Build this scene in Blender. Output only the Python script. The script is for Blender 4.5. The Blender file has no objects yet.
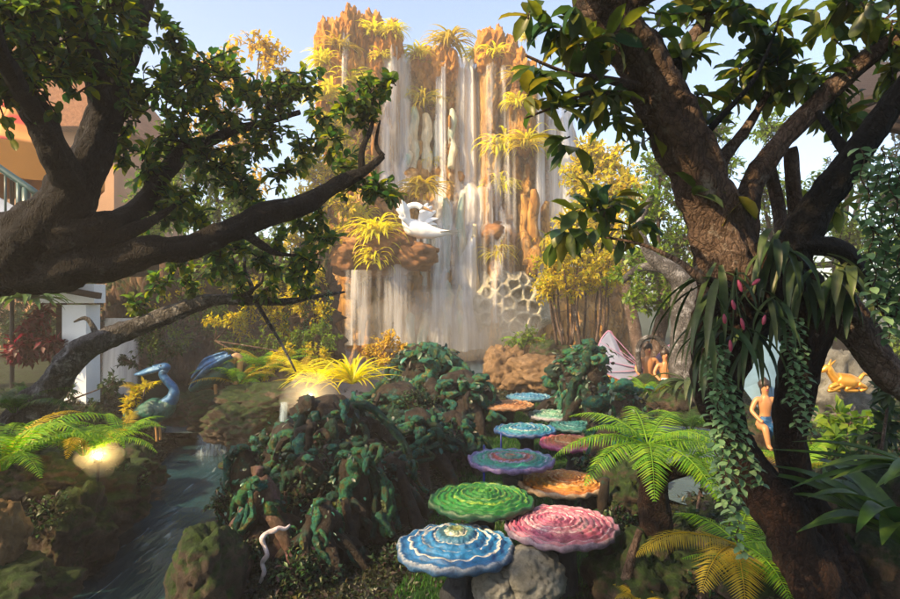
import bpy, bmesh, math, random
import numpy as np
from mathutils import Vector, Matrix, noise

# ---------------------------------------------------------------- camera, sky, sun, exposure
S = bpy.context.scene
COL = S.collection
CAMZ = 1.7
F = 620.0
cam_d = bpy.data.cameras.new('camera')
cam_d.sensor_width = 36.0
cam_d.lens = 36.0 * F / 900.0
cam_d.clip_start = 0.05
cam_d.clip_end = 900.0
cam = bpy.data.objects.new('camera', cam_d)
COL.objects.link(cam)
cam.location = (0, 0, CAMZ)
cam.rotation_euler = (math.radians(90), 0, 0)
S.camera = cam

SUN_EL = math.radians(38)
SUN_AZ = math.radians(238)          # compass direction of the sun, clockwise from +Y
w = bpy.data.worlds.new('World'); S.world = w; w.use_nodes = True
nt = w.node_tree
for n in list(nt.nodes): nt.nodes.remove(n)
wo = nt.nodes.new('ShaderNodeOutputWorld'); bg = nt.nodes.new('ShaderNodeBackground')
sk = nt.nodes.new('ShaderNodeTexSky'); sk.sky_type = 'NISHITA'; sk.sun_disc = False
sk.sun_elevation = SUN_EL; sk.sun_rotation = SUN_AZ
sk.air_density = 1.0; sk.dust_density = 2.2; sk.ozone_density = 1.3
bg.inputs['Strength'].default_value = 0.15
nt.links.new(sk.outputs[0], bg.inputs['Color']); nt.links.new(bg.outputs[0], wo.inputs['Surface'])

sd = bpy.data.lights.new('sun', 'SUN'); sd.energy = 5.0; sd.angle = math.radians(0.6)
sd.color = (1.0, 0.71, 0.37)
sun = bpy.data.objects.new('sun', sd); COL.objects.link(sun)
to_sun = Vector((math.sin(SUN_AZ) * math.cos(SUN_EL), math.cos(SUN_AZ) * math.cos(SUN_EL), math.sin(SUN_EL)))
sun.rotation_euler = to_sun.to_track_quat('Z', 'Y').to_euler()
sun.location = (-10, -10, 20)

S.view_settings.view_transform = 'Standard'
S.view_settings.look = 'None'
S.view_settings.gamma = 1.0
S.view_settings.use_curve_mapping = False
S.view_settings.exposure = 1.3
S.render.engine = 'CYCLES'
S.cycles.max_bounces = 7
S.cycles.transparent_max_bounces = 16
S.cycles.volume_bounces = 0
S.cycles.use_denoising = True
S.cycles.volume_step_rate = 4.0

RNG = np.random.default_rng(7)
random.seed(7)

# ---------------------------------------------------------------- helpers
def P(px, py, Y):
    """a point of the place, Y metres ahead of the camera"""
    return Vector(((px - 450.0) * Y / F, Y, CAMZ - (py - 299.5) * Y / F))

def fbm(v, oct=4):
    return noise.fractal(v, 0.9, 2.1, oct)

def link(name, me, mat, parent=None, kind=None):
    o = bpy.data.objects.new(name, me)
    COL.objects.link(o)
    if mat is not None:
        for m in (mat if isinstance(mat, (list, tuple)) else [mat]): me.materials.append(m)
    if parent is not None: o.parent = parent
    if kind: o['kind'] = kind
    return o

def thing(name, label, cat, loc=(0, 0, 0), group=None):
    o = bpy.data.objects.new(name, None)
    COL.objects.link(o); o.location = loc; o.empty_display_size = 0.1
    return tag(o, label, cat, group)

def tag(o, label, cat, group=None, kind=None):
    o['label'] = label; o['category'] = cat
    if group: o['group'] = group
    if kind: o['kind'] = kind
    return o

def wloc(o):
    v = Vector((0, 0, 0))
    while o is not None:
        v += o.location; o = o.parent
    return v

def copy_thing(root, loc, rz=0.0, sc=1.0, label=None):
    r = root.copy(); COL.objects.link(r)
    r.location = loc; r.rotation_euler = (0, 0, rz); r.scale = (sc, sc, sc)
    if label: r['label'] = label
    for ch in list(root.children):
        c = ch.copy(); COL.objects.link(c); c.parent = r
        for g in list(ch.children):
            d = g.copy(); COL.objects.link(d); d.parent = c
    return r

def catmull(pts, rad, step):
    P_ = [Vector(p) for p in pts]
    out, rr = [], []
    n = len(P_)
    for i in range(n - 1):
        p0 = P_[max(i - 1, 0)]; p1 = P_[i]; p2 = P_[i + 1]; p3 = P_[min(i + 2, n - 1)]
        k = max(2, int((p2 - p1).length / step))
        for j in range(k):
            t = j / k
            q = 0.5 * ((2 * p1) + (p2 - p0) * t + (2 * p0 - 5 * p1 + 4 * p2 - p3) * t * t + (3 * p1 - p0 - 3 * p2 + p3) * t ** 3)
            out.append(q); rr.append(rad[i] * (1 - t) + rad[i + 1] * t)
    out.append(P_[-1]); rr.append(rad[-1])
    return out, rr

LEAF_A = (np.array([[0, 0, 0], [-.5, .45, .10], [0, .5, 0], [.5, .45, .10], [0, 1, -.15]]),
          [(0, 2, 1), (0, 3, 2), (1, 2, 4), (2, 3, 4)])
LEAF_B = (np.array([[0, 0, 0], [-.36, .22, .07], [0, .25, 0], [.36, .22, .07], [-.5, .55, .08], [0, .58, -.02], [.5, .55, .08],
                    [-.34, .82, 0], [0, .84, -.08], [.34, .82, 0], [0, 1, -.16]]),
          [(0, 2, 1), (0, 3, 2), (1, 2, 5, 4), (2, 3, 6, 5), (4, 5, 8, 7), (5, 6, 9, 8), (7, 8, 10), (8, 9, 10)])
LEAF_P = (np.array([[-.12, 0, 0], [.12, 0, 0], [-.5, .3, .04], [.5, .3, .04], [0, 1, -.2]]),
          [(0, 1, 3, 2), (2, 3, 4)])

class MB:
    def __init__(s):
        s.V = []; s.Fc = []; s.n = 0; s.uv = None
    def add(s, verts, faces):
        b = s.n
        s.V.append(np.asarray(verts, dtype=float).reshape(-1, 3))
        s.Fc.extend([tuple(i + b for i in f) for f in faces])
        s.n += len(s.V[-1])
        return s
    def tube(s, pts, rad, seg=12, step=0.06, amp=0.0, freq=3.0, seed=0.0, cap=True, flat=1.0):
        c, r = catmull(pts, rad, step)
        rings = []
        prev = None
        for i, p in enumerate(c):
            t = (c[min(i + 1, len(c) - 1)] - c[max(i - 1, 0)])
            t = t.normalized() if t.length > 1e-9 else Vector((0, 0, 1))
            if prev is None:
                a = t.orthogonal().normalized()
            else:
                a = (prev - t * prev.dot(t)); a = a.normalized() if a.length > 1e-6 else t.orthogonal().normalized()
            prev = a; b = t.cross(a)
            for k in range(seg):
                an = 2 * math.pi * k / seg
                d = a * math.cos(an) + b * math.sin(an) * flat
                q = p + d * r[i]
                if amp:
                    f = freq
                    nn = noise.noise(Vector((q.x * f + seed, q.y * f, q.z * f))) + 0.5 * noise.noise(Vector((q.x * f * 2.7, q.y * f * 2.7 + seed, q.z * f * 2.7)))
                    lump = noise.noise(Vector((c[i].x * 1.5 + seed, c[i].y * 1.5, c[i].z * 1.5)))
                    nn += 0.30 * math.sin(an * 5 + i * step * 2.2 + seed + 2 * lump) + .16 * math.sin(an * 11 + 3 * lump + i * step * 4) + .35 * abs(noise.noise(Vector((q.x * f * 6, q.y * f * 6, q.z * f * 2.5 + seed))))
                    q = p + d * (r[i] * (1 + amp * nn))
                rings.append(q)
        fs = []
        n = len(c)
        for i in range(n - 1):
            for k in range(seg):
                k2 = (k + 1) % seg
                fs.append((i * seg + k, i * seg + k2, (i + 1) * seg + k2, (i + 1) * seg + k))
        if cap:
            rings.append(c[0]); rings.append(c[-1])
            for k in range(seg):
                k2 = (k + 1) % seg
                fs.append((n * seg, k2, k)); fs.append((n * seg + 1, (n - 1) * seg + k, (n - 1) * seg + k2))
        return s.add([tuple(v) for v in rings], fs)
    def blob(s, c, r, sub=3, amp=0.2, freq=1.2, seed=0.0, rot=0.0, oct=4, ridged=False):
        bm = bmesh.new()
        bmesh.ops.create_icosphere(bm, subdivisions=sub, radius=1.0)
        R = Matrix.Rotation(rot, 3, 'Z')
        r = Vector(r) if not isinstance(r, (int, float)) else Vector((r, r, r))
        vs = []
        for v in bm.verts:
            d = v.co.normalized()
            q = d * freq + Vector((seed, seed * 0.7, -seed))
            nn = fbm(q, oct)
            if ridged: nn = 0.6 - 2 * abs(noise.noise(q)) + 0.35 * noise.noise(q * 3.1) + .2 * noise.noise(q * 7)
            if oct >= 6 or ridged:      # fractures between blocks
                qd = q * 1.7 + Vector((noise.noise(q * 2.3), noise.noise(q * 2.3 + Vector((5, 1, 2))), noise.noise(q * 2.3 + Vector((1, 7, 3))))) * .35
                ds, pp = noise.voronoi(qd)
                nn += .42 * noise.noise(pp[0] * 3.7) - .48 * (1 - min(1, (ds[1] - ds[0]) / .14)) ** 2
            if oct >= 5: nn += .30 * (1 - 2 * abs(noise.noise(q * 2.6))) + .12 * (1 - 2 * abs(noise.noise(q * 6.3)))
            k = 1 + amp * nn
            w_ = R @ Vector((d.x * r.x * k, d.y * r.y * k, d.z * r.z * k))
            vs.append((c[0] + w_.x, c[1] + w_.y, c[2] + w_.z))
        bm.verts.index_update()
        fs = [tuple(v.index for v in f.verts) for f in bm.faces]
        bm.free()
        return s.add(vs, fs)
    def box(s, c, h, rz=0.0, M=None):
        R = Matrix.Rotation(rz, 3, 'Z') if M is None else M
        vs = []
        for x in (-1, 1):
            for y in (-1, 1):
                for z in (-1, 1):
                    q = R @ Vector((x * h[0], y * h[1], z * h[2])); vs.append((c[0] + q.x, c[1] + q.y, c[2] + q.z))
        return s.add(vs, [(0, 1, 3, 2), (4, 6, 7, 5), (0, 4, 5, 1), (2, 3, 7, 6), (0, 2, 6, 4), (1, 5, 7, 3)])
    def leaves(s, pos, d, nrm, L, Wd, tmpl=LEAF_A):
        pos = np.asarray(pos); d = np.asarray(d); nrm = np.asarray(nrm)
        N = len(pos)
        if N == 0: return s
        L = np.broadcast_to(np.asarray(L, float), (N,)); Wd = np.broadcast_to(np.asarray(Wd, float), (N,))
        d = d / (np.linalg.norm(d, axis=1, keepdims=True) + 1e-9)
        sd_ = np.cross(d, nrm); sd_ /= (np.linalg.norm(sd_, axis=1, keepdims=True) + 1e-9)
        up = np.cross(sd_, d)
        T, fc = tmpl
        v = (pos[:, None, :] + sd_[:, None, :] * (T[None, :, 0:1] * Wd[:, None, None])
             + d[:, None, :] * (T[None, :, 1:2] * L[:, None, None]) + up[:, None, :] * (T[None, :, 2:3] * L[:, None, None]))
        b = s.n; k = len(T)
        s.V.append(v.reshape(-1, 3)); s.n += N * k
        for f in fc:
            idx = np.arange(N)[:, None] * k + np.array(f)[None, :] + b
            s.Fc.extend(map(tuple, idx.tolist()))
        return s
    def strap(s, pts, wid, fold=0.15, step=0.05, side=None, ripple=0.0):
        """a ribbon leaf with a folded midrib along pts; wid = width at each control point"""
        c, wr = catmull(pts, wid, step)
        vs = []
        for i, p in enumerate(c):
            t = (c[min(i + 1, len(c) - 1)] - c[max(i - 1, 0)]).normalized()
            sdv = Vector(side) if side is not None else t.cross(Vector((0, 0, 1)))
            sdv = sdv - t * sdv.dot(t)
            if sdv.length < 1e-4: sdv = t.orthogonal()
            sdv.normalize()
            up = sdv.cross(t)
            rp = ripple * math.sin(i * 1.3) * wr[i]
            vs += [tuple(p - sdv * wr[i] * .5 + up * (wr[i] * fold + rp)), tuple(p), tuple(p + sdv * wr[i] * .5 + up * (wr[i] * fold - rp))]
        fs = []
        for i in range(len(c) - 1):
            a = i * 3
            fs += [(a, a + 1, a + 4, a + 3), (a + 1, a + 2, a + 5, a + 4)]
        return s.add(vs, fs)
    def build(s, name, mat, parent=None, smooth=True, kind=None, uv=None):
        V = np.concatenate(s.V) if s.V else np.zeros((0, 3))
        if parent is not None: V = V - np.array(wloc(parent))[None, :]
        me = bpy.data.meshes.new(name)
        me.from_pydata(V.tolist(), [], s.Fc)
        if smooth: me.polygons.foreach_set('use_smooth', [True] * len(me.polygons))
        if uv is not None:
            ul = me.uv_layers.new(name='UVMap')
            li = np.zeros(len(me.loops), dtype=np.int32); me.loops.foreach_get('vertex_index', li)
            ul.data.foreach_set('uv', np.asarray(uv, dtype=np.float32)[li].ravel())
        me.update()
        return link(name, me, mat, parent, kind)

def unit(n=1):
    v = RNG.normal(size=(n, 3)); return v / np.linalg.norm(v, axis=1, keepdims=True)

def foliage(ml, mt, c, r, n, L, asp=0.45, tmpl=LEAF_A, up=0.25, per=9, squash=0.8, twr=0.004, droop=0.15, start=0.1):
    """twigs with leaves filling a ball (c, r)"""
    c = np.array(c, float); nt_ = max(1, int(n / per))
    rr = np.array(r if hasattr(r, '__len__') else (r, r, r * squash), float)
    for i in range(nt_):
        d = unit(1)[0]; d[2] += up; d /= np.linalg.norm(d)
        a = c + unit(1)[0] * rr * RNG.uniform(start, 0.55)
        ln = np.mean(rr) * RNG.uniform(0.45, 0.8)
        b = a + d * ln
        mid = (a + b) / 2 + unit(1)[0] * ln * .1
        if mt is not None: mt.tube([a, mid, b], [twr * 1.5, twr, twr * .6], seg=4, step=ln / 3, cap=False)
        t = RNG.uniform(.12, 1.02, per)
        pos = a[None] * (1 - t[:, None]) + b[None] * t[:, None]
        dd = d[None] * RNG.uniform(.2, 1.0, (per, 1)) + unit(per) * .9 + np.array([0, 0, -droop])[None]
        nn = np.array([0, 0, 1.0])[None] + unit(per) * .55
        ml.leaves(pos, dd, nn, L * RNG.uniform(.6, 1.2, per), L * asp * RNG.uniform(.8, 1.15, per), tmpl)

# ---------------------------------------------------------------- materials
def nodes(name):
    m = bpy.data.materials.new(name); m.use_nodes = True
    t = m.node_tree
    for n in list(t.nodes): t.nodes.remove(n)
    o = t.nodes.new('ShaderNodeOutputMaterial')
    return m, t, o

def N(t, typ, **kw):
    n = t.nodes.new(typ)
    for k, v in kw.items():
        if k.startswith('i_'): n.inputs[k[2:].replace('_', ' ')].default_value = v
        else: setattr(n, k, v)
    return n

def ramp(t, stops, interp='LINEAR'):
    r = t.nodes.new('ShaderNodeValToRGB'); cr = r.color_ramp; cr.interpolation = interp
    while len(cr.elements) < len(stops): cr.elements.new(0.5)
    for e, (p, c) in zip(cr.elements, stops):
        e.position = p; e.color = (*c, 1)
    return r

def math_n(t, op, a, b=None, c=None, clamp=False):
    n = t.nodes.new('ShaderNodeMath'); n.operation = op; n.use_clamp = clamp
    for i, v in enumerate((a, b, c)):
        if v is None: continue
        if isinstance(v, (int, float)): n.inputs[i].default_value = v
        else: t.links.new(v, n.inputs[i])
    return n.outputs[0]

def mapped(t, scale=(1, 1, 1), coord='Object'):
    tc = t.nodes.new('ShaderNodeTexCoord'); mp = t.nodes.new('ShaderNodeMapping')
    mp.inputs['Scale'].default_value = scale
    t.links.new(tc.outputs[coord], mp.inputs['Vector'])
    return mp.outputs[0]

def mat_rocky(name, stops, scale=2.0, stretch=(1, 1, 1), rough=0.85, bump=0.5, bscale=9.0, moss=None, moss_amt=0.5, spec=0.3, metallic=0.0, dist=0.05, streak=None, vary=None):
    m, t, o = nodes(name)
    v = mapped(t, stretch)
    n1 = N(t, 'ShaderNodeTexNoise', i_Scale=scale, i_Detail=8.0, i_Roughness=0.65)
    t.links.new(v, n1.inputs['Vector'])
    r = ramp(t, stops); 
    ct = math_n(t, 'MULTIPLY_ADD', n1.outputs['Fac'], 2.0, -0.5, clamp=True)
    t.links.new(ct, r.inputs['Fac'])
    col = r.outputs['Color']
    if streak:
        v2 = mapped(t, (3.0, 3.0, 0.18))
        n4 = N(t, 'ShaderNodeTexNoise', i_Scale=1.6, i_Detail=5.0)
        t.links.new(v2, n4.inputs['Vector'])
        f4 = math_n(t, 'MULTIPLY_ADD', n4.outputs['Fac'], 5.0, -2.6, clamp=True)
        mx = N(t, 'ShaderNodeMixRGB'); mx.inputs['Color2'].default_value = (*streak, 1)
        t.links.new(f4, mx.inputs['Fac']); t.links.new(col, mx.inputs['Color1']); col = mx.outputs[0]
    if streak:      # dark wet stains and cracks
        n6 = N(t, 'ShaderNodeTexNoise', i_Scale=2.4, i_Detail=6.0); t.links.new(mapped(t, (2.2, 2.2, .3)), n6.inputs['Vector'])
        f6 = math_n(t, 'MULTIPLY_ADD', n6.outputs['Fac'], 6.0, -3.3, clamp=True)
        m6 = N(t, 'ShaderNodeMixRGB'); m6.inputs['Color2'].default_value = (.06, .032, .016, 1)
        t.links.new(math_n(t, 'MULTIPLY', f6, .75), m6.inputs['Fac']); t.links.new(col, m6.inputs['Color1']); col = m6.outputs[0]
        vk = N(t, 'ShaderNodeTexVoronoi', feature='DISTANCE_TO_EDGE', i_Scale=1.0); n7 = N(t, 'ShaderNodeTexNoise', i_Scale=2.0, i_Detail=5.0); t.links.new(v, n7.inputs['Vector'])
        va = N(t, 'ShaderNodeVectorMath', operation='MULTIPLY_ADD'); va.inputs[1].default_value = (2, 2, 2); t.links.new(n7.outputs['Color'], va.inputs[0]); t.links.new(mapped(t, (1.6, 1.6, .7)), va.inputs[2]); t.links.new(va.outputs[0], vk.inputs['Vector'])
        m7 = N(t, 'ShaderNodeMixRGB', blend_type='MULTIPLY', i_Fac=.8); rk = ramp(t, [(0, (.2, .16, .14)), (.05, (1, 1, 1))]); t.links.new(vk.outputs['Distance'], rk.inputs['Fac'])
        t.links.new(col, m7.inputs['Color1']); t.links.new(rk.outputs['Color'], m7.inputs['Color2']); col = m7.outputs[0]
    n2 = N(t, 'ShaderNodeTexNoise', i_Scale=bscale, i_Detail=9.0, i_Roughness=0.7)
    t.links.new(v, n2.inputs['Vector'])
    # small scale wear
    mz = N(t, 'ShaderNodeMixRGB', blend_type='MULTIPLY'); mz.inputs['Fac'].default_value = 0.7
    r2 = ramp(t, [(0.3, (0.35, 0.35, 0.35)), (0.65, (1.2, 1.2, 1.2))])
    t.links.new(n2.outputs['Fac'], r2.inputs['Fac'])
    t.links.new(col, mz.inputs['Color1']); t.links.new(r2.outputs['Color'], mz.inputs['Color2']); col = mz.outputs[0]
    if vary:        # each piece carries its own paint tone
        oi = N(t, 'ShaderNodeObjectInfo'); rv = ramp(t, [(i / len(vary), c) for i, c in enumerate(vary)], 'CONSTANT'); t.links.new(oi.outputs['Random'], rv.inputs['Fac'])
        mv = N(t, 'ShaderNodeMixRGB', blend_type='MULTIPLY', i_Fac=1.0); t.links.new(col, mv.inputs['Color1']); t.links.new(rv.outputs['Color'], mv.inputs['Color2']); col = mv.outputs[0]
    if moss:
        g = N(t, 'ShaderNodeNewGeometry'); sx = N(t, 'ShaderNodeSeparateXYZ')
        t.links.new(g.outputs['Normal'], sx.inputs[0])
        n3 = N(t, 'ShaderNodeTexNoise', i_Scale=scale * 3.2, i_Detail=10.0, i_Roughness=.75); t.links.new(v, n3.inputs['Vector'])
        a = math_n(t, 'MULTIPLY_ADD', sx.outputs['Z'], 0.55, moss_amt - 0.5)
        b = math_n(t, 'MULTIPLY_ADD', n3.outputs['Fac'], 2.2, -1.1)
        c = math_n(t, 'ADD', a, b)
        f = math_n(t, 'MULTIPLY_ADD', c, 3.0, 0.3, clamp=True)
        mr = ramp(t, moss); n5 = N(t, 'ShaderNodeTexNoise', i_Scale=22.0, i_Detail=4.0); t.links.new(v, n5.inputs['Vector']); t.links.new(n5.outputs['Fac'], mr.inputs['Fac'])
        mx2 = N(t, 'ShaderNodeMixRGB'); t.links.new(f, mx2.inputs['Fac']); t.links.new(col, mx2.inputs['Color1']); t.links.new(mr.outputs['Color'], mx2.inputs['Color2'])
        col = mx2.outputs[0]
    p = N(t, 'ShaderNodeBsdfPrincipled'); p.inputs['Roughness'].default_value = rough
    p.inputs['Specular IOR Level'].default_value = spec; p.inputs['Metallic'].default_value = metallic
    t.links.new(col, p.inputs['Base Color'])
    bp = N(t, 'ShaderNodeBump', i_Strength=bump, i_Distance=dist)
    t.links.new(n2.outputs['Fac'], bp.inputs['Height']); t.links.new(bp.outputs[0], p.inputs['Normal'])
    t.links.new(p.outputs[0], o.inputs['Surface'])
    return m

def mat_leaf(name, cols, trans=0.45, rough=0.45, spec=0.4):
    m, t, o = nodes(name)
    g = N(t, 'ShaderNodeNewGeometry')
    k = len(cols)
    r = ramp(t, [(i / max(1, k - 1), c) for i, c in enumerate(cols)])
    t.links.new(g.outputs['Random Per Island'], r.inputs['Fac'])
    n = N(t, 'ShaderNodeTexNoise', i_Scale=40.0, i_Detail=3.0)
    t.links.new(mapped(t), n.inputs['Vector'])
    h = N(t, 'ShaderNodeHueSaturation'); t.links.new(math_n(t, 'MULTIPLY_ADD', n.outputs['Fac'], 0.9, 0.55), h.inputs['Value'])
    t.links.new(r.outputs['Color'], h.inputs['Color'])
    p = N(t, 'ShaderNodeBsdfPrincipled'); p.inputs['Roughness'].default_value = rough; p.inputs['Specular IOR Level'].default_value = spec
    t.links.new(h.outputs[0], p.inputs['Base Color'])
    tr = N(t, 'ShaderNodeBsdfTranslucent')
    h2 = N(t, 'ShaderNodeHueSaturation', i_Value=1.5, i_Saturation=1.1); t.links.new(h.outputs[0], h2.inputs['Color']); t.links.new(h2.outputs[0], tr.inputs['Color'])
    mx = N(t, 'ShaderNodeMixShader'); mx.inputs['Fac'].default_value = trans
    t.links.new(p.outputs[0], mx.inputs[1]); t.links.new(tr.outputs[0], mx.inputs[2]); t.links.new(mx.outputs[0], o.inputs['Surface'])
    return m

def mat_plain(name, c, rough=0.5, metallic=0.0, var=0.25, scale=8.0, spec=0.5, emit=None, es=0.0, bump=0.1, coat=0.0):
    m, t, o = nodes(name)
    p = N(t, 'ShaderNodeBsdfPrincipled'); p.inputs['Roughness'].default_value = rough; p.inputs['Metallic'].default_value = metallic
    p.inputs['Specular IOR Level'].default_value = spec; p.inputs['Coat Weight'].default_value = coat
    n = N(t, 'ShaderNodeTexNoise', i_Scale=scale, i_Detail=6.0); t.links.new(mapped(t), n.inputs['Vector'])
    r = ramp(t, [(0.25, tuple(x * (1 - var) for x in c)), (0.75, tuple(min(1, x * (1 + var)) for x in c))])
    t.links.new(n.outputs['Fac'], r.inputs['Fac']); t.links.new(r.outputs['Color'], p.inputs['Base Color'])
    if emit: p.inputs['Emission Color'].default_value = (*emit, 1); p.inputs['Emission Strength'].default_value = es
    if bump:
        bp = N(t, 'ShaderNodeBump', i_Strength=bump, i_Distance=0.02); t.links.new(n.outputs['Fac'], bp.inputs['Height']); t.links.new(bp.outputs[0], p.inputs['Normal'])
    t.links.new(p.outputs[0], o.inputs['Surface'])
    return m

def mat_fall(name, dens=0.6, xs=7.0, zs=0.25, col=(0.86, 0.87, 0.88)):
    """blurred falling water: white streaks with clear gaps"""
    m, t, o = nodes(name)
    n = N(t, 'ShaderNodeTexNoise', i_Scale=1.0, i_Detail=7.0, i_Roughness=0.6); t.links.new(mapped(t, (xs, xs * .3, zs)), n.inputs['Vector'])
    tc = N(t, 'ShaderNodeTexCoord'); su = N(t, 'ShaderNodeSeparateXYZ'); t.links.new(tc.outputs['UV'], su.inputs[0])
    e = math_n(t, 'MULTIPLY', su.outputs['X'], math_n(t, 'SUBTRACT', 1.0, su.outputs['X']))
    e = math_n(t, 'MULTIPLY', e, 4.0)
    a = math_n(t, 'MULTIPLY_ADD', n.outputs['Fac'], 2.6, -1.3 + dens * .9, clamp=False)
    a = math_n(t, 'MULTIPLY', a, math_n(t, 'POWER', e, 0.7), clamp=True)
    a = math_n(t, 'MULTIPLY', a, 0.80)
    p = N(t, 'ShaderNodeBsdfPrincipled'); p.inputs['Base Color'].default_value = (*col, 1); p.inputs['Roughness'].default_value = 0.5
    tl = N(t, 'ShaderNodeBsdfTranslucent'); tl.inputs['Color'].default_value = (*col, 1)
    m1 = N(t, 'ShaderNodeMixShader'); m1.inputs['Fac'].default_value = 0.3; t.links.new(p.outputs[0], m1.inputs[1]); t.links.new(tl.outputs[0], m1.inputs[2])
    tr = N(t, 'ShaderNodeBsdfTransparent')
    mx = N(t, 'ShaderNodeMixShader'); t.links.new(a, mx.inputs['Fac']); t.links.new(tr.outputs[0], mx.inputs[1]); t.links.new(m1.outputs[0], mx.inputs[2])
    t.links.new(mx.outputs[0], o.inputs['Surface'])
    return m

def mat_water(name, deep=(0.02, 0.035, 0.035), scale=(5, 1.4, 1), foam=0.0, bump=0.35, rough=0.12):
    m, t, o = nodes(name)
    v = mapped(t, scale)
    n = N(t, 'ShaderNodeTexNoise', i_Scale=1.3, i_Detail=5.0, i_Distortion=0.6); t.links.new(v, n.inputs['Vector'])
    p = N(t, 'ShaderNodeBsdfPrincipled'); p.inputs['Roughness'].default_value = rough
    r = ramp(t, [(0.0, deep), (max(.05, 0.66 - foam), tuple(x * 1.6 for x in deep)), (min(.98, 0.85 - foam), (0.45, 0.55, 0.6))])
    t.links.new(n.outputs['Fac'], r.inputs['Fac']); t.links.new(r.outputs['Color'], p.inputs['Base Color'])
    p.inputs['Specular IOR Level'].default_value = 0.9
    bp = N(t, 'ShaderNodeBump', i_Strength=bump, i_Distance=0.05); t.links.new(n.outputs['Fac'], bp.inputs['Height']); t.links.new(bp.outputs[0], p.inputs['Normal'])
    t.links.new(p.outputs[0], o.inputs['Surface'])
    return m

def mat_bark(name, dark, mid, light, lichen, lich_amt=.5, vs=(38, 38, 16)):
    m, t, o = nodes(name); v = mapped(t)
    n1 = N(t, 'ShaderNodeTexNoise', i_Scale=4.0, i_Detail=8.0, i_Roughness=.7); t.links.new(v, n1.inputs['Vector'])
    vo = N(t, 'ShaderNodeTexVoronoi', feature='DISTANCE_TO_EDGE', i_Scale=1.0); 
    nd = N(t, 'ShaderNodeTexNoise', i_Scale=8.0, i_Detail=4.0); t.links.new(v, nd.inputs['Vector'])
    va = N(t, 'ShaderNodeVectorMath', operation='MULTIPLY_ADD'); va.inputs[1].default_value = (5.0, 5.0, 5.0)
    t.links.new(nd.outputs['Color'], va.inputs[0]); t.links.new(mapped(t, vs), va.inputs[2]); t.links.new(va.outputs[0], vo.inputs['Vector'])
    crack = math_n(t, 'MULTIPLY', vo.outputs['Distance'], 4.5, clamp=True)
    n2 = N(t, 'ShaderNodeTexNoise', i_Scale=45.0, i_Detail=6.0, i_Roughness=.75); t.links.new(v, n2.inputs['Vector'])
    r = ramp(t, [(.25, dark), (.5, mid), (.75, light)]); t.links.new(math_n(t, 'MULTIPLY_ADD', n2.outputs['Fac'], .45, math_n(t, 'MULTIPLY_ADD', n1.outputs['Fac'], 1.1, -.28)), r.inputs['Fac'])
    mk = N(t, 'ShaderNodeMixRGB', blend_type='MULTIPLY', i_Fac=.6); cr = ramp(t, [(0, (.16, .15, .15)), (.55, (1, 1, 1))]); t.links.new(crack, cr.inputs['Fac'])
    t.links.new(r.outputs['Color'], mk.inputs['Color1']); t.links.new(cr.outputs['Color'], mk.inputs['Color2'])
    n3 = N(t, 'ShaderNodeTexNoise', i_Scale=9.0, i_Detail=7.0, i_Roughness=.7); t.links.new(v, n3.inputs['Vector'])
    lf = math_n(t, 'MULTIPLY_ADD', n3.outputs['Fac'], 9.0, -5.6 + lich_amt, clamp=True)
    ml_ = N(t, 'ShaderNodeMixRGB'); t.links.new(math_n(t, 'MULTIPLY', lf, .8), ml_.inputs['Fac']); t.links.new(mk.outputs[0], ml_.inputs['Color1']); ml_.inputs['Color2'].default_value = (*lichen, 1)
    p = N(t, 'ShaderNodeBsdfPrincipled', i_Roughness=.85); p.inputs['Specular IOR Level'].default_value = .25; t.links.new(ml_.outputs[0], p.inputs['Base Color'])
    h = math_n(t, 'MULTIPLY_ADD', n2.outputs['Fac'], 1.3, math_n(t, 'MULTIPLY', crack, .45))
    bp = N(t, 'ShaderNodeBump', i_Strength=1.0, i_Distance=.025); t.links.new(h, bp.inputs['Height']); t.links.new(bp.outputs[0], p.inputs['Normal'])
    t.links.new(p.outputs[0], o.inputs['Surface']); return m
MOSS = [(0.3, (0.004, 0.012, 0.002)), (0.6, (0.018, 0.04, 0.005)), (0.8, (0.05, 0.085, 0.01))]
M = {}
M['cliff'] = mat_rocky('cliff_rock', [(0.0, (0.08, 0.03, 0.008)), (0.35, (0.28, 0.125, 0.022)), (0.6, (0.44, 0.23, 0.045)), (0.85, (0.36, 0.25, 0.12)), (1, (0.48, 0.36, 0.20))], scale=0.9, stretch=(1, 1, .45), bump=0.9, bscale=5.0, streak=(0.42, 0.32, 0.18), dist=0.12)
M['crag'] = mat_rocky('orange_crag', [(0.0, (0.14, 0.045, 0.008)), (0.4, (0.40, 0.16, 0.02)), (0.75, (0.52, 0.25, 0.04)), (1, (0.40, 0.24, 0.10))], scale=1.2, stretch=(1, 1, .6), bump=0.9, bscale=6.0, dist=0.1)
M['ledge'] = mat_rocky('ledge_rock', [(0.0, (0.06, 0.03, 0.015)), (0.5, (0.22, 0.10, 0.035)), (1, (0.35, 0.19, 0.07))], scale=1.8, stretch=(.5, 1, 2.2), bump=0.8, bscale=6.0)
M['column'] = mat_rocky('stained_column', [(0.0, (0.10, 0.22, 0.20)), (0.35, (0.30, 0.42, 0.36)), (0.6, (0.55, 0.50, 0.36)), (1, (0.50, 0.33, 0.16))], scale=1.5, stretch=(1.5, 1.5, .35), bump=0.6, bscale=7.0)
M['comb'] = mat_rocky('pale_rock', [(0.0, (0.14, 0.17, 0.14)), (0.5, (0.34, 0.32, 0.24)), (1, (0.48, 0.42, 0.30))], scale=3.0, bump=0.5, bscale=12.0)
M['rock'] = mat_rocky('boulder_rock', [(0.0, (0.012, 0.009, 0.007)), (0.5, (0.06, 0.042, 0.03)), (1, (0.16, 0.12, 0.085))], scale=3.2, bump=1.0, bscale=11.0, moss=MOSS, moss_amt=0.36)
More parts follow.
